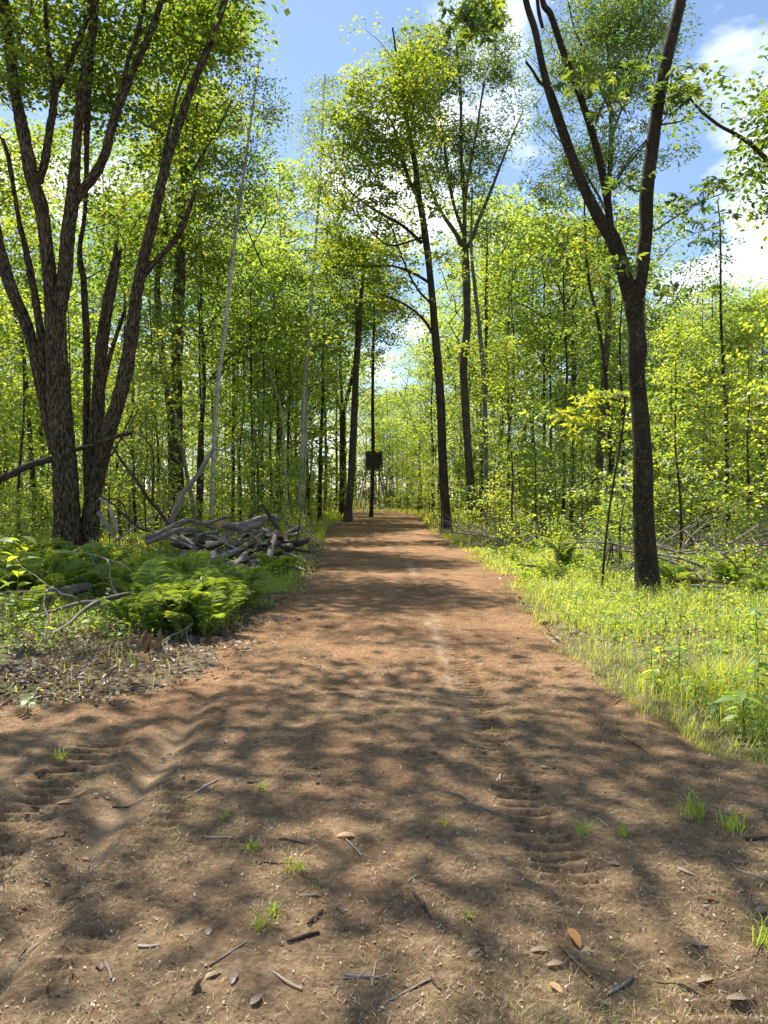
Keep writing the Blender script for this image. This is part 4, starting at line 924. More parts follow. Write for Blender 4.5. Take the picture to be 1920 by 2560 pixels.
# ------------------------------------------------------------------ forest trees and undergrowth in numbers
def make_tree(name, H, cr, rng, leaf, per, dens, bark, leafm, r0, crown_from=.35, sides=8, lean=.03, clump=.5, tint=.5, shape=1.0, twig=.02, kind='diamond', flat=.28):
    n = 7
    z = np.linspace(0, H * .97, n)
    wx = np.cumsum(rng.normal(0, lean * H / n, n)); wy = np.cumsum(rng.normal(0, lean * H / n, n)); wx[0] = wy[0] = 0
    P = np.stack([wx, wy, z], 1); P[0, 2] = -.15
    R = r0 * (1 - .9 * (z / H)) + .006
    tr = MB()
    Pp, _ = tube(tr, P, R, sides=sides, sub=3, lump=.12, seed=int(rng.integers(1, 99)), flare=.3)
    z0 = H * crown_from
    vol = 4.19 * cr * cr * (H - z0) / 2 * .8
    m = int(vol * dens)
    zc = z0 + (H - z0) * rng.random(m) ** .9
    t = (zc - z0) / (H - z0)
    prof = np.sin(np.pi * np.clip(t * .80 + .18, 0, 1)) ** .6 * (1 - .25 * t)
    a = rng.uniform(0, 2 * np.pi, m); rr = np.sqrt(rng.random(m)) * cr * prof * (.5 + 1.0 * vnoise(np.cos(a) * 1.5 + 5, np.sin(a) * 1.5 + 5, zc * 1.0, int(rng.integers(1, 99))))
    C = np.stack([np.interp(zc, z, wx) + rr * np.cos(a), np.interp(zc, z, wy) + rr * np.sin(a), zc], 1)
    twigs_to(tr, Pp[3:], C, rng, r0=twig, rise=.5, maxlen=8)
    cb = MB(); clump_leaves(cb, C, rng, clump, per, leaf, kind, base_tint=tint, flat=flat)
    root = bpy.data.objects.new(name, None); COL.objects.link(root)
    link("trunk", tr.mesh("trunk", M[bark]), root)
    link("crown", cb.mesh("crown", M[leafm], smooth=False), root, kind="stuff")
    return root
PLACES = [(120, "at the far left edge"), (215, "behind the massive maple"), (300, "behind the leaning maple stem"), (360, "left of the dark twin trunks"), (430, "around the dark twin trunks"), (500, "behind the tall birch"), (570, "right of the tall birch"), (640, "left of the birch nearest the trail"), (700, "right of the birch nearest the trail"), (770, "around the grey tree by the trail"), (850, "in line with the raised blind"), (930, "just left of the left-leaning maple"), (990, "around the left-leaning maple"), (1040, "around the fan-limbed ash"), (1110, "right of the fan-limbed ash"), (1180, "midway between ash and forked tree"), (1260, "near the dark straight trunk"), (1345, "left of the forked trunk"), (1430, "directly behind the forked trunk"), (1500, "right of the forked trunk"), (1560, "around the rotten stump"), (1620, "right of the rotten stump"), (9999, "at the far right edge")]
def place(x, y):
    dx = (CX + F * x / y) / D
    return next(t for lim, t in PLACES if dx < lim)
def row(y):
    return next(t for lim, t in ((21, "nearest-row"), (26, "front-row"), (32, "second-row"), (40, "third-row"), (52, "deeper"), (70, "far"), (999, "farthest")) if y < lim)
PROTO_USED = set()
def put(proto, x, y, rz, s, label, cat, group, z=None):
    if proto.name not in PROTO_USED: PROTO_USED.add(proto.name); o = proto
    else: o = copy_tree(proto)
    o.location = (x, y, (gz(x, y) if z is None else z)); o.rotation_euler = (0, 0, rz); o.scale = (s, s, s)
    return tag(o, label, cat, group)

rg = np.random.default_rng(77)
BIG = [make_tree("forest_tree", H, cr, rg, .21, 52, d_, 'bark_dark', 'leaf_far', r0, cf, tint=t_, clump=1.15, twig=.03, flat=.14) for H, cr, d_, r0, cf, t_ in
       ((18, 4.2, .26, .11, .40, .45), (20, 4.6, .22, .13, .46, .5), (16, 3.8, .30, .09, .36, .55), (21, 4.5, .22, .13, .42, .40), (14, 3.4, .34, .08, .30, .62))]
SAP = [make_tree("sapling", H, cr, rg, lf, 30, d_ * 1.3, 'bark_dark', 'leaf_under', r0, cf, sides=5, lean=.05, clump=.50, tint=t_, twig=.008, flat=.10) for H, cr, lf, d_, r0, cf, t_ in
       ((3.2, 1.3, .115, 2.6, .020, .22, .55), (4.8, 1.6, .12, 2.0, .028, .28, .42), (6.5, 1.8, .12, 1.7, .038, .32, .55), (9.0, 2.0, .13, 1.4, .050, .36, .40), (11.5, 2.2, .13, 1.2, .062, .42, .38), (2.2, 1.1, .10, 3.4, .014, .2, .62), (5.4, 2.0, .12, 1.5, .034, .2, .66))]
SHR = [make_tree("shrub", H, cr, rg, lf, 18, d_, 'bark_dark', 'leaf_under', .010, .08, sides=4, lean=.1, clump=.22, tint=t_, twig=.005, kind='oval') for H, cr, lf, d_, t_ in
       ((.9, .55, .075, 60, .6), (1.3, .7, .08, 36, .5), (.6, .5, .07, 80, .7), (1.7, .75, .085, 26, .55))]
def clear_of_trail(x, y, m): return edge_d(np.array([x]), np.array([y]))[0] < -m
rr_ = random.Random(11)
def scatter(n, fx, fy, mind, margin, used):
    out = []; tries = 0
    while len(out) < n and tries < n * 60:
        tries += 1
        y = fy(); x = fx(y)
        if not clear_of_trail(x, y, margin): continue
        if any((x - a) ** 2 + (y - b) ** 2 < mind ** 2 for a, b in used): continue
        used.append((x, y)); out.append((x, y))
    return out
half = lambda y: .56 * y + 3
# tall forest trees: left, right, and closing the view beyond the bend
used = []
def sky_gap(x, y, h):
    """keep the openings of sky that the photograph shows free of tall crowns"""
    dx = (CX + F * x / y) / D; top = 1073 - (h - CAMH) * F / y / D
    if 575 < dx < 660 and top < 330: return True
    if 1060 < dx < 1170 and top < 430: return True
    if 770 < dx < 900 and top < 830: return True
    if dx > 1400 and top < 620: return True
    return False
HB = [18, 20, 16, 21, 14]
for side, grp, lab in ((-1, "tall forest trees left of the trail", "tall slender forest tree deep in the woods left of the trail"), (1, "tall forest trees right of the trail", "tall slender forest tree deep in the woods right of the trail")):
    for x, y in scatter(58, lambda y: side * rr_.uniform(4.5, half(y)), lambda: rr_.uniform(34, 105), 3.2, 2.5, used):
        k = rr_.randrange(5); s = rr_.uniform(.8, 1.1)
        for _ in range(8):
            if not sky_gap(x, y, HB[k] * s): break
            k = rr_.randrange(5); s *= .88
        if s < .35: continue
        put(BIG[k], x, y, rr_.uniform(0, 6.28), s, f"{row(y)} {('tall', 'lofty', 'middling', 'towering', 'lower')[k]} forest tree {place(x, y)}", "tree", grp)
for x, y in scatter(80, lambda y: rr_.uniform(-.6 * y, .6 * y), lambda: rr_.uniform(98, 135), 2.6, .5, used):
    k = rr_.randrange(5); s = rr_.uniform(.85, 1.05)
    for _ in range(8):
        if not sky_gap(x, y, HB[k] * s): break
        s *= .9
    put(BIG[k], x, y, rr_.uniform(0, 6.28), s, f"{('tall', 'lofty', 'middling', 'towering', 'lower')[k]} distant tree beyond the bend {place(x, y)}", "tree", "distant trees beyond the bend")
for i, (dx, Yt, top) in enumerate(((600, 50, 340), (560, 45, 420), (640, 58, 480), (700, 64, 520), (725, 75, 590), (665, 48, 590), (620, 40, 560), (1100, 50, 450), (1140, 60, 440), (1180, 48, 390), (1080, 64, 530), (1420, 60, 660), (1500, 55, 640), (1560, 60, 610), (1620, 50, 590), (910, 78, 740), (885, 104, 835), (935, 62, 660), (1000, 70, 570), (860, 106, 850), (835, 102, 840), (812, 110, 855), (790, 104, 840), (765, 98, 800), (745, 84, 720), (850, 120, 845), (820, 122, 850), (1650, 44, 620), (1590, 42, 660), (880, 92, 880), (840, 90, 900), (805, 92, 905), (1470, 48, 690), (540, 36, 520), (500, 40, 460))):
    p = at(dx, top, Yt); k = i % 5
    put(BIG[k], p[0], Yt, i * 1.9, p[2] / HB[k], f"{row(Yt)} forest tree {place(p[0], Yt)}", "tree", "forest trees closing the gaps")
# leafy undergrowth walls
for side, n_, grp, lab in ((-1, 118, "leafy saplings left of the trail", "leafy young sapling in the undergrowth left of the trail"), (1, 118, "leafy saplings right of the trail", "leafy young sapling in the undergrowth right of the trail")):
    us2 = []
    def fy():
        return 20 + 50 * rr_.random() ** 1.5 if side < 0 else 17 + 52 * rr_.random() ** 1.35
    for x, y in scatter(n_, lambda y: side * rr_.uniform(2.8, half(y) + 1), fy, 1.0, 1.0, us2):
        if side < 0 and y < 21 and x > -6: continue
        dx_ = (CX + F * x / y) / D
        if (y < 37 and 600 < dx_ < 700 and rr_.random() < .8) or (y < 26 and 430 < dx_ < 500): continue
        if side > 0 and y < 22 and x < 5: continue
        k = rr_.choice([0, 1, 2, 3, 4, 5, 6]); s = rr_.uniform(.75, 1.2)
        if y < 24 and k in (3, 4): k = 6
        put(SAP[k], x, y, rr_.uniform(0, 6.28), s, f"{row(y)} {('short', 'slim', 'middling', 'tall', 'tallest', 'low bushy', 'broad bright')[k]} leafy sapling {place(x, y)}", "sapling", grp)
us3 = []
for x, y in scatter(56, lambda y: rr_.uniform(-16, 24) if rr_.random() < .5 else rr_.uniform(-7, 5), lambda: rr_.uniform(78, 98), 1.0, .6, us3):
    if abs(x + 1.2) < 2.6 and y < 92: continue
    put(SAP[rr_.choice([0, 1, 2, 5, 6])], x, y, rr_.uniform(0, 6.28), rr_.uniform(.8, 1.2), f"{row(y)} bushy sapling beyond the bend {place(x, y)}", "sapling", "saplings beyond the bend")
for i, (x, y, s, k) in enumerate(((1.9, 62, .9, 0), (3.4, 58, 1.0, 6), (4.2, 47, 1.0, 1), (2.9, 66, 1.1, 2), (-4.6, 66, 1., 0), (-5.5, 58, 1.1, 1), (-3.9, 74, 1., 5), (.6, 76, 1.0, 5), (3.3, 40, .8, 5), (3.0, 34, .7, 0), (-4.9, 65, .8, 5), (-3.0, 66.5, .7, 5), (-5.8, 66, 1., 0), (-1.9, 72, .8, 5))):
    put(SAP[k], x, y, i * 1.3, s, f"{row(y)} leafy sapling at the far trail edge {place(x, y)}", "sapling", "saplings at the far trail edge")
for side, n_, grp, lab in ((-1, 45, "low shrubs left of the trail", "low leafy shrub on the forest floor left of the trail"), (1, 60, "low shrubs right of the trail", "low leafy shrub on the forest floor right of the trail")):
    us4 = []
    for x, y in scatter(n_, lambda y: side * rr_.uniform(2.4, half(y)), lambda: (14 if side > 0 else 18) + 26 * rr_.random() ** 1.4, .7, .5, us4):
        if side < 0 and y < 19 and x > -5.5: continue
        put(SHR[rr_.randrange(4)], x, y, rr_.uniform(0, 6.28), rr_.uniform(.7, 1.15), f"{row(y)} low leafy shrub on the forest floor {place(x, y)}", "shrub", grp)
us5 = []
for side in (-1, 1):
    for x, y in scatter(86, lambda y: side * rr_.uniform(3.5, half(y)), lambda: rr_.uniform(32, 84), 1.6, 1.0, us5):
        put(SHR[rr_.randrange(4)], x, y, rr_.uniform(0, 6.28), rr_.uniform(1.8, 3.2), f"{row(y)} tall bush among the trunks {place(x, y)}", "shrub", "bushes deep in the woods")
for i, (x, y, s) in enumerate(((-3.6, 85.6, 1.3), (.7, 86.0, 1.7), (-1.5, 86.2, 1.1), (1.9, 85.0, 1.4), (-.4, 85.9, 1.0))):
    put(SHR[i % 4], x, y, i * 1.3, s, f"bush at the foot of the blind, {('leftmost', 'second from right', 'in front of the ladder legs', 'rightmost', 'centre right')[i]}", "shrub", "bushes at the foot of the blind")
for i in range(16):
    x = -7.5 + i * .95; y = 91.5 + (i * 5 % 6)
    put(SHR[i % 4], x, y, i * 1.1, 3.4 + .4 * (i % 4), f"tall bush closing the view past the bend {place(x, y)}", "shrub", "bushes closing the far view")
for i in range(15):
    x = -13 + i * 1.9; y = 101 + (i * 5 % 7)
    put(SAP[(2, 6, 3, 1, 2)[i % 5]], x, y, i * 1.1, 1.25, f"dense farthest sapling behind the blind {place(x, y)}", "sapling", "saplings behind the blind")
for i, (x, y, s, k) in enumerate(((-8.0, 15.6, .8, 1), (-6.9, 15.9, .7, 0), (-7.6, 14.3, .7, 2), (-6.2, 16.6, .6, 0), (-8.6, 17.0, .9, 3), (-5.4, 17.2, .55, 1), (-6.6, 13.6, .6, 2))):
    put(SHR[k], x, y, i * 1.7, s, f"low leafy shrub at the foot of the maples, {('leftmost', 'second', 'third', 'fourth', 'hindmost', 'rightmost', 'frontmost')[i]} of seven", "shrub", "shrubs at the foot of the maples")
# the canopy tree standing just outside the frame on the left, whose crown shades the foreground
px_tree("canopy_tree", "broad maple just outside the left edge whose boughs shade the foreground", "tree", 9.5, [
    [(-420, 1420, 60), (-410, 1100, 50), (-390, 700, 46), (-380, 300, 42), (-360, -100, 34), (-330, -500, 22), (-300, -900, 10)],
    [(-385, 350, 26), (-250, 0, 22), (-50, -280, 16), (200, -480, 9)], [(-375, 150, 24), (-150, -250, 18), (150, -620, 11), (420, -780, 6)], [(-365, -50, 22), (-200, -600, 14), (-20, -950, 8)]],
    [(250, -560, 330, 150, 0, 2.6, 1.0), (560, -640, 260, 110, .6, 2.2, .75), (-60, -330, 220, 130, .5, 2.2, .9), (150, -900, 400, 160, 0, 3.0, .7), (-350, -500, 260, 260, 0, 2.6, .5), (620, -860, 220, 120, .8, 2.2, .5)],
    dens=.25, leaf=.15, per=100, bark='bark_maple', sides=16, seed=71, base_tint=.5, clump_r=1.05)
px_tree("oak_tree", "dense-leaved tree reaching in from the right edge with a bare curved bough", "tree", 12.5, [
    [(1960, 1330, 60), (1955, 1000, 52), (1945, 700, 46), (1930, 400, 38), (1910, 100, 26), (1900, -200, 12)],
    [(1935, 520, 16), (1800, 420, 13), (1705, 368, 11), (1656, 343, 10), (1620, 310, 9), (1589, 290, 8), (1555, 272, 7), (1523, 247, 6), (1495, 218, 5), (1476, 185, 4)]],
    [(1690, 280, 75, 60, 0, 1.0), (1640, 350, 50, 40, 0, .8), (1680, 420, 90, 45, 0, 1.0), (1600, 400, 40, 25, -.2, .5, .7), (1720, 200, 60, 50, 0, 1.0), (1830, 200, 140, 220, 0, 1.8, .5), (1500, 235, 40, 22, 0, .4, .6), (1540, 190, 30, 25, 0, .4, .6), (1640, 230, 30, 40, 0, .5, .7)],
    dens=11, leaf=.095, per=26, kind='oval', bark='bark_dark', leafm='leaf_maple', sides=12, seed=72, base_tint=.4, clump_r=.26, twig_r=.010)
px_tree("hickory_sapling", "hickory sapling with big drooping sunlit leaves left of the forked trunk", "sapling", 12.6, [
    [(1300, 1262, 6), (1307, 1180, 5.5), (1322, 1060, 5), (1340, 960, 4.5), (1350, 880, 4), (1345, 840, 3)],
    [(1350, 870, 3), (1310, 860, 2.6), (1255, 870, 2.2), (1190, 880, 1.5)], [(1340, 960, 2.5), (1290, 930, 2.2), (1240, 930, 1.5)]],
    [(1190, 880, 50, 25, 0, .35, 1.0), (1265, 850, 55, 30, 0, .4, 1.0), (1250, 925, 50, 20, 0, .35, .9), (1290, 890, 35, 22, 0, .3, .8), (1330, 850, 25, 20, 0, .3, .7)],
    dens=22, leaf=.16, per=5, kind='lance', bark='bark_dark', leafm='leaf_under', sides=6, seed=73, base_tint=.72, clump_r=.14, twig_r=.005, compound=True, up=.6, flare=.1, spray=290)

# ------------------------------------------------------------------ ground lookups
def gp(px, py):
    """ground point under a photograph pixel"""
    d = _fw + (px - CX) / F * _rt - (py - CY) / F * _up
    t = CAMH / -d[2]
    return d[0] * t, d[1] * t

# ------------------------------------------------------------------ ferns
def frond_mesh(seed, L=.75, arch=.55, pairs=24, wmax=.15):
    rng = np.random.default_rng(seed); mb = MB()
    t = np.linspace(0, 1, 9)
    px_ = L * (t * .62 + .08 * t ** 2); pz = L * (t * .92 - arch * t ** 2.4)
    P = np.stack([px_, .03 * np.sin(t * 3 + seed) * L, pz], 1)
    tube(mb, P, .0045 * (1 - .8 * t) + .001, sides=3, sub=1, cap=False, tint=.7)
    tt = np.linspace(.10, .985, pairs)
    c = np.stack([np.interp(tt, t, P[:, i]) for i in range(3)], 1)
    tg = np.gradient(c, axis=0); tg /= np.linalg.norm(tg, axis=1)[:, None]
    prof = np.sin(np.pi * np.clip(tt, 0, 1) ** .75) ** .8 * wmax + .008
    for s in (-1, 1):
        side = np.tile(np.array([0, s, 0.0]), (pairs, 1))
        dirv = side + tg * .38 + rng.normal(0, .06, (pairs, 3)) + np.array([0, 0, -.10])
        nr = np.cross(tg, side) * s * 1.0; nr[nr[:, 2] < 0] *= -1
        nr = nr + rng.normal(0, .12, (pairs, 3))
        leaves(mb, c, nr, dirv, prof * rng.uniform(.88, 1.1, pairs), 'lance', np.clip(.45 + .25 * tt + rng.normal(0, .06, pairs), 0, 1))
    return mb.mesh("frond", M['fern'], smooth=False)
FROND = [frond_mesh(1), frond_mesh(2, .65, .45, 20, .13), frond_mesh(3, .85, .70, 26, .16), frond_mesh(4, .55, .35, 18, .12)]
rf = random.Random(21)
def fern(x, y, s, label, group=None, n=None, up=None):
    o = thing("fern", (x, y, gz(x, y) - .02), label, "fern", group, rz=rf.uniform(0, 6.28))
    n = n or rf.randint(6, 10)
    for k in range(n):
        f = link("frond", FROND[rf.randrange(4)], o)
        sc_ = s * 1.45 * rf.uniform(.75, 1.15)
        f.rotation_euler = (rf.uniform(-.15, .15), rf.uniform(-.50, .05) if up is None else rf.uniform(-.9, -.5), k / n * 6.283 + rf.uniform(-.3, .3))
        f.scale = (sc_, sc_, sc_)
    return o
fp = [((520, 1560), 1.05, "large arching fern at the front of the fern mound by the dirt"), ((470, 1500), 1.15, "tallest fern on top of the mound beside the trail"), ((385, 1570), 1.0, "spreading fern at the left foot of the mound"), ((575, 1510), .9, "bright sunlit fern where the ferns meet the trail at the left verge"), ((690, 1450), .8, "lone bright fern standing in front of the brush pile by the trail"),
      ((455, 1590), .85, "dark full fern at the foot of the big fern clump"), ((420, 1520), 1.0, "tall fern in the middle of the left fern clump"), ((500, 1540), .95, "fern at the right shoulder of the left fern clump"),
      ((215, 1400), 1.1, "upright fern standing before the leaning maple stem"), ((1408, 1440), .9, "upright yellow-green fern on the right verge left of the forked tree")]
for (px_, py_), s, lab in fp:
    x, y = gp(px_, py_); fern(x, y, s, lab, up=1 if 'upright' in lab else None)
def fern_place(x, y):
    dx = (CX + F * x / y) / D
    return "at the left edge" if dx < 60 else "below the massive maple" if dx < 160 else "below the leaning maple" if dx < 250 else "midway to the brush pile" if dx < 330 else "below the left end of the pile" if dx < 400 else "in front of the brush pile" if dx < 480 else "at the trailside corner"
cnt = 0
while cnt < 64:
    y = 8.3 + 8.2 * rf.random() ** 1.2; x = rf.uniform(-.52 * y - .3, -1.75 - .25 * rf.random())
    if y < 10 and x < -3.0 and rf.random() < .75: continue
    if y > 13.3 and x > -5.0: continue
    if y > 11.2 and x > -3.6: continue
    if y < 11.6 and x < -2.55 and rf.random() < .86: continue
    fern(x, y, rf.uniform(.55, .95), f"{('frontmost' if y < 9.3 else 'front' if y < 10.5 else 'middle' if y < 12.5 else 'rear' if y < 14.5 else 'rearmost')} green fern of the fern bed {fern_place(x, y)}", "ferns in the left fern bed"); cnt += 1
cnt = 0
while cnt < 16:
    y = rf.uniform(11, 20); x = rf.uniform(2.9, .5 * y)
    fern(x, y, rf.uniform(.45, .75), f"{row(y)} small fern in the grass {place(x, y)}", "ferns right of the trail"); cnt += 1

# ------------------------------------------------------------------ grass
def blades(n, fx, hmin, hmax, rng, tint, w=.006, lean=.5, thin=None, patch=None, patch_seed=5, pthr=-.05, dead=.1):
    x, y = fx(n)
    if patch is not None:
        k = fbm(x * patch, y * patch, 3, patch_seed) > pthr + rng.normal(0, .08, len(x)); x, y = x[k], y[k]
    if thin is not None:
        k = thin(x, y) > rng.random(len(x)); x, y = x[k], y[k]
    n = len(x)
    z = top_h(x, y) - .01
    h = rng.uniform(hmin, hmax, n) * (.35 + 1.3 * vnoise(x * 1.5, y * 1.5, 0, 3) ** 1.5)
    a = rng.uniform(0, 2 * np.pi, n); ln = rng.uniform(.15, 1, n) * lean * h
    dx, dy = np.cos(a), np.sin(a)
    ww = w * rng.uniform(.6, 1.4, n) * np.clip(y / 9, .8, 3)
    sx, sy = -dy * ww / 2, dx * ww / 2
    b = np.stack([x, y, z], 1); S = np.stack([sx, sy, 0 * sx], 1)
    def pt(f, g): return b + np.stack([dx * ln * f, dy * ln * f, h * g], 1)
    v = np.stack([b - S, b + S, pt(.35, .6) + S * .85, pt(.35, .6) - S * .85, pt(1.0, .95 - .35 * 0)], 1)
    i = np.arange(n)[:, None] * 5
    t = np.clip(tint + rng.normal(0, .14, n), 0, .85); t = np.where(rng.random(n) < dead, rng.uniform(.85, 1, n), t)
    return v.reshape(-1, 3), i + np.array([[0, 1, 2, 3]]), i + np.array([[3, 2, 4]]), np.repeat(t, 5)
def grass_obj(name, label, parts):
    mb = MB()
    for v, q, t, tn in parts: mb.add(v, q=q, t=t, tint=tn)
    o = link(name, mb.mesh(name, M['grass'], smooth=False), kind="stuff")
    return tag(o, label, "grass")
gr = np.random.default_rng(31)
def right_field(n):
    y = 4.1 + 17 * gr.random(n) ** 1.5
    e = np.interp(y, EDGE_R[:, 0], EDGE_R[:, 1])
    x = e - .15 + (1.0 + .50 * y) * gr.random(n) ** 1.15
    return x, y
def right_edge(n):
    y = 4.3 + 30 * gr.random(n) ** 1.8
    e = np.interp(y, EDGE_R[:, 0], EDGE_R[:, 1]); x = e - .25 + np.abs(gr.normal(0, .5, n)); return x + 1.1 * fbm(x * .9, y * .9, 4, 83) + .12, y
def left_field(n):
    y = 5.3 + 14 * gr.random(n) ** 1.2
    e = np.interp(y, EDGE_L[:, 0], EDGE_L[:, 1]); return e + .15 - (.3 + .33 * y) * gr.random(n) ** 1.2, y
grass_obj("verge_grass", "sunlit yellow-green grass on the right verge of the trail", [blades(105000, right_field, .06, .26, gr, .50, w=.005, lean=1.0, patch=1.1, pthr=-.07, thin=lambda x, y: np.clip((-edge_d(x, y) + .15 + 1.3 * fbm(x * 1.2, y * 1.2, 4, 77)) / .6 + .1, 0, 1), dead=.12), blades(14000, right_edge, .02, .10, gr, .50, w=.004, lean=1.4, dead=.25)])
grass_obj("fern_bed_grass", "thin grass between the ferns left of the trail", [blades(42000, left_field, .06, .24, gr, .40, w=.005, lean=.9, patch=1.2, pthr=-.03, dead=.08, thin=lambda x, y: np.clip((y - 7.6) / 2.2 + 2.2 * fbm(x * 1.1, y * 1.1, 3, 78), .06, 1) * np.clip((-edge_d(x, y) + .9 * fbm(x * 1.6, y * 1.6, 3, 79)) / .5 + .2, 0, 1) * np.where((y < 11) & (x < -2.5), .45, 1))])
def far_field(n):
    y = 22 + 62 * gr.random(n); s = np.where(gr.random(n) < .5, -1, 1)
    e = np.where(s > 0, np.interp(y, EDGE_R[:, 0], EDGE_R[:, 1]), np.interp(y, EDGE_L[:, 0], EDGE_L[:, 1]))
    return e + s * (gr.random(n) ** 1.6 * 6 - .2), y
def wood_field(n):
    y = 18 + 45 * gr.random(n) ** 1.3; return gr.uniform(-1, 1, n) * (.56 * y + 2), y
fw_ = wood_field
def wood_f2(n):
    x, y = fw_(n); k = edge_d(x, y) < -.3; return x[k], y[k]
grass_obj("woodland_grass", "long pale grass under the trees along the far trail", [blades(12000, far_field, .15, .45, gr, .5, w=.012, patch=.5, pthr=-.1), blades(34000, wood_f2, .12, .40, gr, .5, w=.010, lean=.6, patch=.35, pthr=-.08)])
def trail_field(n):
    y = 2.1 + 9 * gr.random(n) ** 1.4; x = gr.uniform(-1, 1, n) * (.5 * y + .2)
    c = fbm(x * 2.2, y * 2.2, 2, 91) + .05 * (x > .1); k = (c > .06) & (edge_d(x, y) > -.3); return x[k], y[k]
grass_obj("trail_grass", "sparse short grass blades sprouting from the dirt trail", [blades(20000, trail_field, .012, .05, gr, .38, w=.0026, lean=1.8, dead=.42)])
# tufts one can pick out on the trail
def tuft(px_, py_, s, n, label, tint=.5):
    x, y = gp(px_, py_); z0 = tz(x, y)
    rng = np.random.default_rng(int(px_)); mb = MB()
    a = rng.uniform(0, 6.28, n); h = rng.uniform(.45, 1, n) * s; ln = rng.uniform(.3, 1.1, n) * h
    b = np.stack([rng.normal(0, s * .16, n), rng.normal(0, s * .16, n), np.full(n, -.01)], 1); d_ = np.stack([np.cos(a), np.sin(a), 0 * a], 1); S = np.stack([-np.sin(a), np.cos(a), 0 * a], 1) * .0022
    up_ = np.array([0, 0, 1.0])
    v = np.stack([b - S, b + S, b + d_ * ln[:, None] * .4 + up_ * h[:, None] * .65 + S, b + d_ * ln[:, None] * .4 + up_ * h[:, None] * .65 - S, b + d_ * ln[:, None] + up_ * h[:, None] * .75], 1)
    i = np.arange(n)[:, None] * 5
    mb.add(v.reshape(-1, 3), q=i + np.array([[0, 1, 2, 3]]), t=i + np.array([[3, 2, 4]]), tint=np.repeat(np.clip(tint + rng.normal(0, .15, n), 0, 1), 5))
    tag(link("grass_tuft", mb.mesh("grass_tuft", M['grass'], smooth=False), loc=(x, y, z0)), label, "grass tuft")
for a_ in (((1735, 2060), .16, 46, "largest sunlit grass tuft on the dirt at the right"), ((1832, 2095), .15, 46, "bright grass tuft right beside the largest one"), ((1458, 2098), .10, 24, "small pale tuft in the tread marks right of centre"),
           ((630, 2142), .08, 26, "grass tuft left of centre above the light patch"), ((735, 2195), .09, 30, "round grass tuft in the light patch left of centre"), ((655, 2335), .10, 26, "yellowish tuft at the lower edge of the light patch"), ((685, 2300), .08, 20, "small tuft just above the yellowish tuft"),
           ((560, 2060), .07, 18, "little tuft beside the dead stick at left"), ((1905, 2370), .16, 34, "grass tuft cut by the right edge near the bottom"), ((1110, 2080), .08, 14, "thin tuft in the middle of the trail"), ((1560, 2110), .08, 22, "low tuft left of the largest tuft"),
           ((660, 1985), .08, 18, "tuft above the little tuft at left centre"), ((1170, 2310), .06, 14, "tuft low in the centre right"), ((150, 1900), .12, 26, "tuft on the leaf litter at the far left")):
    tuft(a_[0][0], a_[0][1], a_[1], a_[2], a_[3], .45)

# ------------------------------------------------------------------ broad-leaved herbs: each plant a thing with stem and leaves
def herb_leaf(seed, w=1.0):
    mb = MB(); n = 7
    t = np.linspace(0, 1, n); prof = np.sin(np.pi * t ** .8) * .27 * w; prof[0] = .01; prof[-1] = .004
    z = .10 * t - .32 * t ** 2.2
    V = np.concatenate([np.stack([t, prof, z + .05 * prof / .27], 1), np.stack([t, 0 * t, z], 1), np.stack([t, -prof, z + .05 * prof / .27], 1)])
    i = np.arange(n - 1)
    q = np.concatenate([np.stack([n + i, n + i + 1, i + 1, i], 1), np.stack([2 * n + i, 2 * n + i + 1, n + i + 1, n + i], 1)])
    mb.add(V, q=q, tint=.35 + .1 * seed); return mb.mesh("leaf", M['leaf_herb'])
HL = [herb_leaf(0), herb_leaf(2, .8), herb_leaf(4, 1.15), herb_leaf(6, .9)]
STEM = {}
def herb(x, y, h, n, ls, label, group=None, name="seedling", k=None, z=None, tilt=(0, 0)):
    o = thing(name, (x, y, (tz(x, y) if z is None else z)), label, "plant", group, rz=rf.uniform(0, 6.28))
    key = round(h, 1)
    if key not in STEM:
        mb = MB(); tube(mb, [(0, 0, -.03), (.02 * h, .01, h * .5), (.05 * h, .03 * h, h)], [.005, .004, .002], sides=4, sub=2, cap=False); STEM[key] = mb.mesh("stem", M['fern'])
    s = link("stem", STEM[key], o)
    k = rf.randrange(4) if k is None else k
    for i in range(n):
        f = link("leaf", HL[(k + (i % 5 == 0)) % 4], o)
        t = (.35 + .65 * (i + 1) / n)
        f.location = (.05 * h * t, .03 * h * t, key * t)
        f.rotation_euler = (rf.uniform(-.3, .3), rf.uniform(-.35, .25), i * 2.4 + rf.uniform(-.3, .3))
        sc_ = ls * rf.uniform(.65, 1.15); f.scale = (sc_, sc_, sc_)
    return o
for i in range(150):
    y = 5.0 + 13 * rf.random() ** 1.4; e = np.interp(y, EDGE_R[:, 0], EDGE_R[:, 1]); x = e + .15 + (.8 + .42 * y) * rf.random() ** 1.1
    herb(x, y, rf.uniform(.10, .34), rf.randint(6, 11), rf.uniform(.07, .13), f"{('nearest' if y < 6.5 else 'near' if y < 8 else 'middle' if y < 10.5 else 'rear' if y < 14 else 'hindmost')} small broad-leaved plant in the right grass {place(x, y)}", "broad-leaved plants in the right grass")
for i in range(60):
    y = 7.0 + 8 * rf.random(); e = np.interp(y, EDGE_L[:, 0], EDGE_L[:, 1]); x = e - .15 - (.2 + .32 * y) * rf.random()
    herb(x, y, rf.uniform(.12, .4), rf.randint(5, 9), rf.uniform(.08, .14), f"{('nearest' if y < 8.5 else 'near' if y < 10 else 'middle' if y < 12 else 'rear')} small broad-leaved plant {fern_place(x, y)}", "broad-leaved plants in the fern bed")
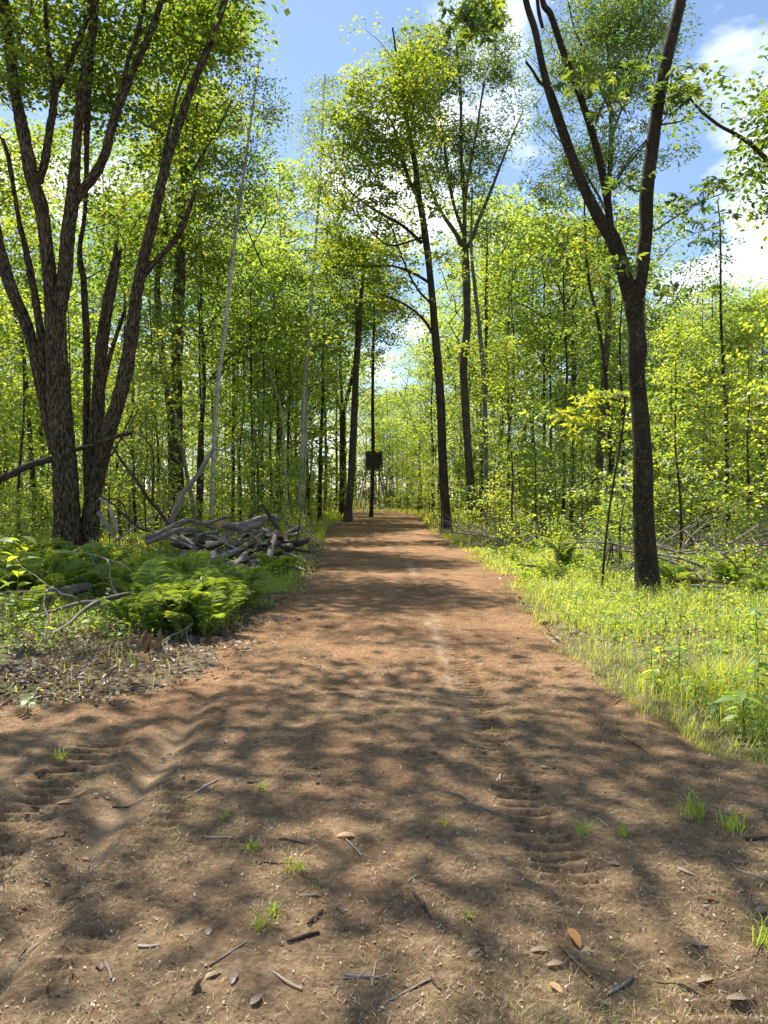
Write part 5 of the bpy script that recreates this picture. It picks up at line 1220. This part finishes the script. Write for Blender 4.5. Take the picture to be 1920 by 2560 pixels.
for (q_, h, n, ls, lab) in (((235, 1600), .22, 12, .17, "pale green broad-leaved plant in front of the sprawling branch"), ((70, 1570), .25, 12, .16, "leafy plant under the sprawling branch at the left edge"), ((1600, 1480), .5, 9, .16, "sunlit seedling growing against the foot of the forked trunk"),
                            ((1630, 1690), .25, 8, .14, "dark leafy plant in the right grass below the forked tree"), ((1890, 1770), .4, 14, .13, "broad shaded plant cut by the right edge"), ((1860, 1850), .3, 12, .16, "low shaded plant at the right edge beside the dirt"), ((70, 1790), .1, 4, .09, "green leaf plant by the short log at the left edge"), ((1895, 1640), .4, 12, .12, "tall leafy plant at the right edge of the grass")):
    x, y = gp(*q_); herb(x, y, h, n, ls, lab)
herb(-3.62, 7.0, 1.25, 16, .24, "large-leaved bush reaching in at the left edge above the fallen log", name="leafy_bush", k=0)
herb(-3.75, 7.8, 1.05, 14, .22, "second large-leaved bush behind the first at the left edge", name="leafy_bush", k=2)

# ------------------------------------------------------------------ litter
LT = np.random.default_rng(41)
def lay(n, x, y, zoff, size, kind, tint, mb, tilt=.35):
    n = len(x); p = np.stack([x, y, top_h(x, y) + zoff], 1)
    nr = LT.normal(0, tilt, (n, 3)) + np.array([0, 0, 1.0]); a = LT.uniform(0, 2 * np.pi, n)
    leaves(mb, p, nr, np.stack([np.cos(a), np.sin(a), 0 * a], 1), size, kind, tint)
mb = MB(); n = 9000
y = 4.4 + 5.2 * LT.random(n); x = np.interp(y, EDGE_L[:, 0], EDGE_L[:, 1]) + .9 - (1.0 + .42 * (y - 3)) * LT.random(n) ** .9
k = np.clip((-edge_d(x, y) + .5) * 1.1 + 2.2 * fbm(x * 1.4, y * 1.4, 3, 88), 0, 1) > LT.random(n); x, y = x[k], y[k]; n = len(x)
lay(n, x, y, .012, LT.uniform(.025, .085, n), 'oval', np.clip(LT.normal(.42, .22, n), 0, .95), mb, .5)
n = 9000; y = 8 + 26 * LT.random(n) ** 1.3; x = LT.uniform(-1, 1, n) * (.54 * y + 1); k = edge_d(x, y) < .2; x, y = x[k], y[k]
lay(len(x), x, y, .012, LT.uniform(.06, .13, len(x)), 'oval', np.clip(LT.normal(.45, .2, len(x)), 0, .95), mb, .5)
n = 5200; y = 2.1 + 9 * LT.random(n) ** 1.4; x = LT.uniform(-1, 1, n) * (.52 * y + .2)
k = (fbm(x * 1.2, y * 1.2, 3, 99) + .5 * fbm(x * 5, y * 5, 2, 100) > .17) & (edge_d(x, y) > -.2); x, y = x[k], y[k]
lay(len(x), x, y, .008, LT.uniform(.014, .05, len(x)), 'oval', np.clip(LT.normal(.38, .25, len(x)), 0, .95), mb, .4)
tag(link("leaf_litter", mb.mesh("leaf_litter", M['dry_leaf'], smooth=False), kind="stuff"), "grey-brown dead leaf litter covering the forest floor", "leaf litter")
def straw(n, x, y, lmin, lmax, w, tint):
    n = len(x); z = top_h(x, y) + .004
    sc_ = np.clip(y / 5, 1, 2.6); a = LT.uniform(0, 2 * np.pi, n); L = LT.uniform(lmin, lmax, n) * sc_; b2 = a + LT.normal(0, .5, n)
    p0 = np.stack([x, y, z + .002], 1); up_ = LT.uniform(.0, .012, n)
    p1 = p0 + np.stack([np.cos(a) * L * .5, np.sin(a) * L * .5, up_], 1); p2 = p1 + np.stack([np.cos(b2) * L * .5, np.sin(b2) * L * .5, -up_ * .6], 1)
    ww = w * LT.uniform(.5, 1.5, n) * .5 * sc_; S = np.stack([-np.sin(a) * ww, np.cos(a) * ww, 0 * a], 1)
    v = np.stack([p0 - S, p0 + S, p1 + S, p1 - S, p2 + S * .6, p2 - S * .6], 1)
    i = np.arange(n)[:, None, None] * 6
    return v.reshape(-1, 3), (i + np.array([[[0, 1, 2, 3], [3, 2, 4, 5]]])).reshape(-1, 4), np.repeat(tint, 6)
mb = MB()
n = 85000; y = 2.0 + 20 * LT.random(n) ** 1.9; x = LT.uniform(-1, 1, n) * (.52 * y + .3)
k = (edge_d(x, y) > -.5) & (fbm(x * 1.3, y * 1.3, 3, 95) + .10 * LT.normal(0, 1, n) > -.12 + .10 * (x < -.2) * (y < 6)); x, y = x[k], y[k]
v, q, tn = straw(len(x), x, y, .008, .038, .0015, np.clip(LT.normal(.45, .25, len(x)), 0, 1)); mb.add(v, q=q, tint=tn)
n = 42000; y = 2.0 + 6 * LT.random(n) ** 1.3; x = LT.uniform(-1, 1, n) * (.52 * y + .3)
k = (edge_d(x, y) > -.5) & (fbm(x * 1.1, y * 1.1, 3, 98) + .10 * LT.normal(0, 1, n) > .04 - .10 * (x > -.2)); x, y = x[k], y[k]
v, q, tn = straw(len(x), x, y, .008, .042, .0015, np.clip(LT.normal(.6, .3, len(x)), 0, 1)); mb.add(v, q=q, tint=tn, mat=1)
tag(link("straw_litter", mb.mesh("straw_litter", [M['straw'], M['dry_grass']], smooth=False), kind="stuff"), "dry straw and shredded stems strewn over the dirt trail", "straw litter")
mb = MB(); n = 9000; y = 2.0 + 14 * LT.random(n) ** 1.6; x = LT.uniform(-1, 1, n) * (.52 * y + .3); k = edge_d(x, y) > -.4; x, y = x[k], y[k]
lay(len(x), x, y, .006, LT.uniform(.005, .018, len(x)), 'diamond', np.clip(LT.normal(.65, .25, len(x)), 0, 1), mb, .5)
tag(link("wood_chips", mb.mesh("wood_chips", M['straw'], smooth=False), kind="stuff"), "pale wood chips scattered over the dirt trail", "wood chips")
# low leafy ground cover
GC = np.random.default_rng(43)
def cover(n, fx, hmax, size, tint, patch, pthr, seed, margin=.15):
    x, y = fx(n); k = (edge_d(x, y) < -margin) & (fbm(x * patch, y * patch, 3, seed) + GC.normal(0, .05, len(x)) > pthr); x, y = x[k], y[k]; n = len(x)
    p = np.stack([x, y, ground_h(x, y) + hmax * GC.random(n) ** 1.3 * (.4 + .9 * vnoise(x * 1.7, y * 1.7, 0, seed + 1))], 1)
    nr = GC.normal(0, .5, (n, 3)) + np.array([0, 0, 1.0]); a = GC.uniform(0, 2 * np.pi, n)
    mb = MB(); leaves(mb, p, nr, np.stack([np.cos(a), np.sin(a), GC.normal(-.1, .3, n)], 1), size * GC.uniform(.6, 1.4, n) * np.clip(y / 10, .8, 2.2), 'oval', np.clip(tint + GC.normal(0, .18, n), 0, 1)); return mb
tag(link("ground_cover", cover(46000, right_field, .30, .045, .50, .9, -.03, 101).mesh("ground_cover", M['leaf_herb'], smooth=False), kind="stuff"), "low leafy ground cover among the grass right of the trail", "ground cover")
tag(link("ground_cover", cover(24000, left_field, .30, .042, .42, .8, .0, 103).mesh("ground_cover", M['leaf_herb'], smooth=False), kind="stuff"), "low leafy ground cover among the ferns left of the trail", "ground cover")
tag(link("ground_cover", cover(36000, wood_f2, .75, .055, .5, .4, -.06, 105, .5).mesh("ground_cover", M['leaf_under'], smooth=False), kind="stuff"), "leafy ground cover under the trees deeper in the woods", "ground cover")
# clods of soil
def clod_mesh(seed):
    rng = np.random.default_rng(seed); mb = MB()
    tube(mb, [(0, 0, -.5), (0, 0, -.1), (.1, 0, .25), (.05, .05, .42)], [.6, .9, .6, .15], sides=7, sub=2, lump=.5, seed=seed); return mb
mb = MB(); cm_ = [clod_mesh(i) for i in (1, 2, 3)]
n = 1500; y = 2.0 + 9 * LT.random(n) ** 1.5; x = LT.uniform(-1, 1, n) * (.52 * y + .3); k = (edge_d(x, y) > .1) & (fbm(x * 1.5, y * 1.5, 2, 97) > -.02); x, y = x[k], y[k]; z = top_h(x, y)
for i in range(len(x)):
    c = cm_[i % 3]; s = LT.uniform(.004, .013); a = LT.uniform(0, 6.28); R = np.array([[math.cos(a), -math.sin(a), 0], [math.sin(a), math.cos(a), 0], [0, 0, .8]])
    vv = np.concatenate(c.v) @ R.T * s + np.array([x[i], y[i], z[i]])
    mb.add(vv, q=np.concatenate(c.q), t=np.concatenate(c.t), tint=0.0)
tag(link("soil_clods", mb.mesh("soil_clods", M['dirt'], smooth=False), kind="stuff"), "small crumbs of soil on the dirt trail", "soil clods")

# sticks and leaves on the trail that can be picked out
def ground_stick(a, b, w, label, mat='deadwood', bend=.03, group=None, seed=1):
    x0, y0 = gp(*a); x1, y1 = gp(*b); r = random.Random(seed)
    n = 4; pts = []
    for i in range(n + 1):
        t = i / n; x = x0 + (x1 - x0) * t + r.uniform(-1, 1) * bend * math.hypot(x1 - x0, y1 - y0) * (0 < i < n); y = y0 + (y1 - y0) * t
        pts.append((x, y, tz(x, y) + w * .45))
    log_obj("stick", label, "stick", pts, [w * .7, w, w * .95, w * .8, w * .5], mat=mat, sides=7, ridge=0, seed=seed, sub=3, lump=.25, group=group)
A5 = lambda x, y: (x / 1.728, 1800 + y / 1.728)
A6 = lambda x, y: (960 + x / 1.728, 1800 + y / 1.728)
for i, (a, b, w, lab, mt) in enumerate((
    (A5(770, 375), A5(945, 290), .014, "pale straight stick lying at the left of the trail", 'peeled_wood'), (A5(890, 535), A5(1020, 545), .010, "short pale stick left of the light patch", 'peeled_wood'),
    (A5(1330, 925), A5(1395, 865), .016, "dark stub of wood beside the light patch", 'log_dark'), (A5(455, 1055), A5(480, 1140), .012, "short stick lying toward the camera at lower left", 'deadwood'),
    (A5(150, 250), A5(325, 210), .030, "half-buried root-like stick at the upper left of the dirt", 'torn_wood'), (A5(0, 450), A5(130, 420), .010, "thin stick at the left edge by the lug marks", 'deadwood'),
    (A5(1200, 550), A5(1320, 560), .010, "thin stick in the light patch left of centre", 'peeled_wood'), (A5(1380, 960), A5(1240, 1010), .014, "dark root below the light patch", 'log_dark'),
    (A5(1490, 1145), A5(1640, 1165), .012, "pale bent stick near the bottom centre", 'deadwood'), (A5(1290, 790), A5(1385, 795), .008, "slim stick above the dark stub", 'peeled_wood'),
    (A6(270, 330), A6(510, 440), .009, "long thin stem lying right of centre", 'deadwood'), (A6(485, 285), A6(510, 235), .012, "short white splinter right of centre", 'peeled_wood'),
    (A6(965, 1210), A6(1080, 1110), .012, "grey stick low on the right of the trail", 'deadwood'), (A6(1270, 680), A6(1345, 710), .012, "pale chip-like stick right of the tread marks", 'peeled_wood'),
    (A6(130, 780), A6(200, 890), .014, "dark brown stick low in the centre", 'log_dark'), (A6(1330, 990), A6(1400, 995), .014, "short brown stick at lower right", 'deadwood'),
    (A6(1560, 550), A6(1659, 545), .016, "stick at the right edge below the bright tufts", 'log_dark'), (A6(1610, 860), A6(1650, 850), .022, "curled pale wood at the right edge", 'peeled_wood'), (A6(1010, 60), A6(1140, 160), .014, "torn bark stick on the sunlit dirt at upper right", 'torn_wood'))):
    ground_stick(a, b, w, lab, mt, seed=400 + i)
rs_ = random.Random(17)
for i in range(70):
    y = 2.3 + 9 * rs_.random() ** 1.5; x = rs_.uniform(-.5 * y, .5 * y)
    if not (edge_d(np.array([x]), np.array([y]))[0] > 0): continue
    L = rs_.uniform(.05, .22); a = rs_.uniform(0, 3.14); w = rs_.uniform(.004, .010)
    pts = [(x + math.cos(a) * L * t, y + math.sin(a) * L * t + rs_.uniform(-.01, .01), 0) for t in (-.5, -.1, .3, .5)]
    pts = [(p[0], p[1], tz(p[0], p[1]) + w * .5) for p in pts]
    log_obj("twig", "small dead twig lying on the dirt trail", "twig", pts, [w, w, w * .8, w * .5], mat=rs_.choice(['deadwood', 'log_dark', 'peeled_wood', 'torn_wood']), sides=5, ridge=0, seed=500 + i, sub=2, group="small twigs on the trail")
def oak_leaf_mesh():
    mb = MB(); t = np.linspace(0, 1, 13); lob = np.array([.02, .05, .13, .13, .17, .17, .22, .20, .24, .20, .18, .12, .0])
    z = .05 * np.sin(t * 3.1)
    n = 13; V = np.concatenate([np.stack([t, lob, z + lob * .22], 1), np.stack([t, 0 * t, z], 1), np.stack([t, -lob, z + lob * .15], 1)]); i = np.arange(n - 1)
    q = np.concatenate([np.stack([n + i, n + i + 1, i + 1, i], 1), np.stack([2 * n + i, 2 * n + i + 1, n + i + 1, n + i], 1)])
    return V, q
OV, OQ = oak_leaf_mesh()
def dead_leaf(q_, s, rz, tint, label, z=None, rot=(0, 0), Y=None, group=None):
    mb = MB(); mb.add(OV, q=OQ, tint=tint)
    if z is None: x, y = gp(*q_); zz_ = tz(x, y) + .006
    else: x, y, zz_ = q_
    o = link("fallen_leaf", mb.mesh("fallen_leaf", M['dry_leaf'], smooth=True), loc=(x, y, zz_)); o.rotation_euler = (rot[0], rot[1], rz); o.scale = (s, s, s)
    return tag(o, label, "dead leaf", group)
dead_leaf(A5(240, 375), .12, .2, 1.0, "orange-brown oak leaf lying by the lug marks at left")
dead_leaf(A6(850, 1010), .09, 1.8, .98, "upright tan oak leaf low on the right of the trail", rot=(.1, -.25))
dead_leaf(A6(700, 1100), .06, .3, .97, "small orange oak leaf left of the tan one")
dead_leaf(A6(630, 1030), .065, .1, .75, "grey curled leaf beside the tan oak leaf")
dead_leaf(A6(770, 1220), .06, 2.0, .8, "pale curled leaf near the bottom right of centre")
dead_leaf(A6(1350, 1155), .065, 0.4, .85, "broad pale leaf at the lower right")
dead_leaf(A6(770, 530), .07, .1, .9, "pale leaf by the tread marks at right")
dead_leaf(A5(1450, 535), .09, .1, .98, "orange leaf scrap in the centre of the trail")
dead_leaf((-3.60, 6.95, .96), .20, 1.2, 1.0, "large brown oak leaf hanging at the left edge", z=1, rot=(0, 1.2))
for i in range(34):
    y = 2.3 + 8 * rs_.random() ** 1.4; x = rs_.uniform(-.5 * y, .5 * y)
    mbq = (x, y, tz(x, y) + .006)
    dead_leaf(mbq, rs_.uniform(.035, .07), rs_.uniform(0, 6.28), rs_.choice([.15, .3, .45, .6, .93]), "small dry leaf lying on the dirt trail", z=1, rot=(rs_.uniform(-.12, .12), rs_.uniform(-.12, .12)), group="small dry leaves on the trail")

# ------------------------------------------------------------------ dead brush on the right and left forest floor
def brush_mesh(seed):
    r = np.random.default_rng(seed); mb = MB()
    L = r.uniform(1.6, 3.2); P = np.array([[0, 0, 0], [L * .3, .1 * r.normal(), .10 * L], [L * .65, .2 * r.normal(), .16 * L], [L, .3 * r.normal(), .14 * L]])
    Pp, _ = tube(mb, P, [.028, .022, .015, .006], sides=6, sub=3, seed=seed)
    for k in range(9):
        j = r.integers(2, len(Pp) - 1); p = Pp[j]; d_ = np.array([r.uniform(.2, .9), r.normal(0, .7), r.uniform(-.05, .8)]); l2 = r.uniform(.3, 1.0)
        tube(mb, [p, p + d_ * l2 * .5 + r.normal(0, .05, 3), p + d_ * l2], [.010, .007, .003], sides=4, sub=2, cap=False, seed=k)
    return mb.mesh("dead_branch", M['deadwood'])
BR = [brush_mesh(i) for i in (11, 12, 13, 14, 15)]
for i in range(95):
    y = rs_.uniform(13.5, 31); x = rs_.uniform(3.0 + (y < 17) * 1.2, .52 * y + 1)
    o = link("dead_branch", BR[rs_.randrange(5)], loc=(x, y, gz(x, y) + .03)); s = rs_.uniform(.6, 1.1)
    o.rotation_euler = (rs_.uniform(-.5, .5), rs_.uniform(-.25, .1), rs_.uniform(0, 6.28)); o.scale = (s, s, s)
    tag(o, f"{row(y)} grey dead branch in the brush tangle {place(x, y)}", "branch", "dead brush on the right")
for i in range(34):
    y = rs_.uniform(18.5, 32); x = rs_.uniform(-.52 * y - 1, -3.0)
    o = link("dead_branch", BR[rs_.randrange(5)], loc=(x, y, gz(x, y) + .03)); s = rs_.uniform(.6, 1.1)
    o.rotation_euler = (rs_.uniform(-.5, .5), rs_.uniform(-.35, .1), rs_.uniform(0, 6.28)); o.scale = (s, s, s)
    tag(o, f"{row(y)} grey dead branch on the ground {place(x, y)}", "branch", "dead brush on the left")
def b6(x, y, Y): return at_src(1280 + x / 2.592, 1300 + y / 2.592, Y)
for i, (pts, w, lab, mt) in enumerate((
    ([(1010, 395, 12.3), (1150, 385, 12.4), (1300, 398, 12.4), (1450, 408, 12.5)], .06, "weathered red-brown fallen log in the grass right of the forked tree", 'torn_wood'),
    ([(1160, 425, 12.0), (1280, 430, 12.0), (1400, 440, 12.0)], .04, "pale stick lying before the red-brown fallen log", 'deadwood'),
    ([(930, 165, 16), (1100, 215, 15.8), (1240, 205, 15.6), (1270, 160, 15.8)], .06, "bent grey branch lying behind the forked trunk", 'deadwood'),
    ([(1230, 200, 15.8), (1330, 175, 16.2), (1450, 130, 17), (1600, 30, 18)], .07, "long grey branch rising to the right edge", 'deadwood'),
    ([(640, 150, 14.0), (600, 250, 13.7), (560, 330, 13.4), (490, 410, 13.1)], .030, "dark stick leaning left in a tripod on the right verge", 'log_dark'),
    ([(650, 150, 14.0), (620, 280, 13.7), (590, 400, 13.3)], .034, "thicker dark stick of the tripod on the right verge", 'log_dark'),
    ([(655, 145, 14.0), (645, 280, 13.8), (630, 400, 13.5)], .024, "upright dark stick of the tripod on the right verge", 'log_dark'),
    ([(700, 300, 14.2), (698, 120, 14.3), (712, -40, 14.5), (735, -150, 14.6)], .035, "thin dark upright stick left of the forked trunk", 'log_dark'),
    ([(40, 290, 14.4), (130, 298, 14.2), (240, 305, 14.0)], .05, "dark broken stick lying at the right verge of the trail", 'log_dark'),
    ([(385, 425, 12.2), (300, 340, 12.8), (240, 270, 13.2), (190, 220, 13.5)], .025, "thin dark stem slanting over the right verge", 'log_dark'),
    ([(340, 360, 12.7), (280, 220, 13.2), (250, 80, 13.8), (225, -60, 14.4), (215, -160, 14.8)], .022, "slim bare sapling stem on the right verge", 'log_dark'),
    ([(30, 120, 19), (25, 30, 19.5), (20, -60, 20), (10, -180, 20.5)], .045, "dark bare young stem right of the trail verge", 'bark_dark'))):
    P = [b6(*p) for p in pts]
    log_obj("fallen_log" if 'log ' in lab else "stick", lab, "log" if 'log ' in lab else "stick", P, list(w * np.linspace(1, .6, len(P))), mat=mt, seed=600 + i, sides=8, ridge=.002)
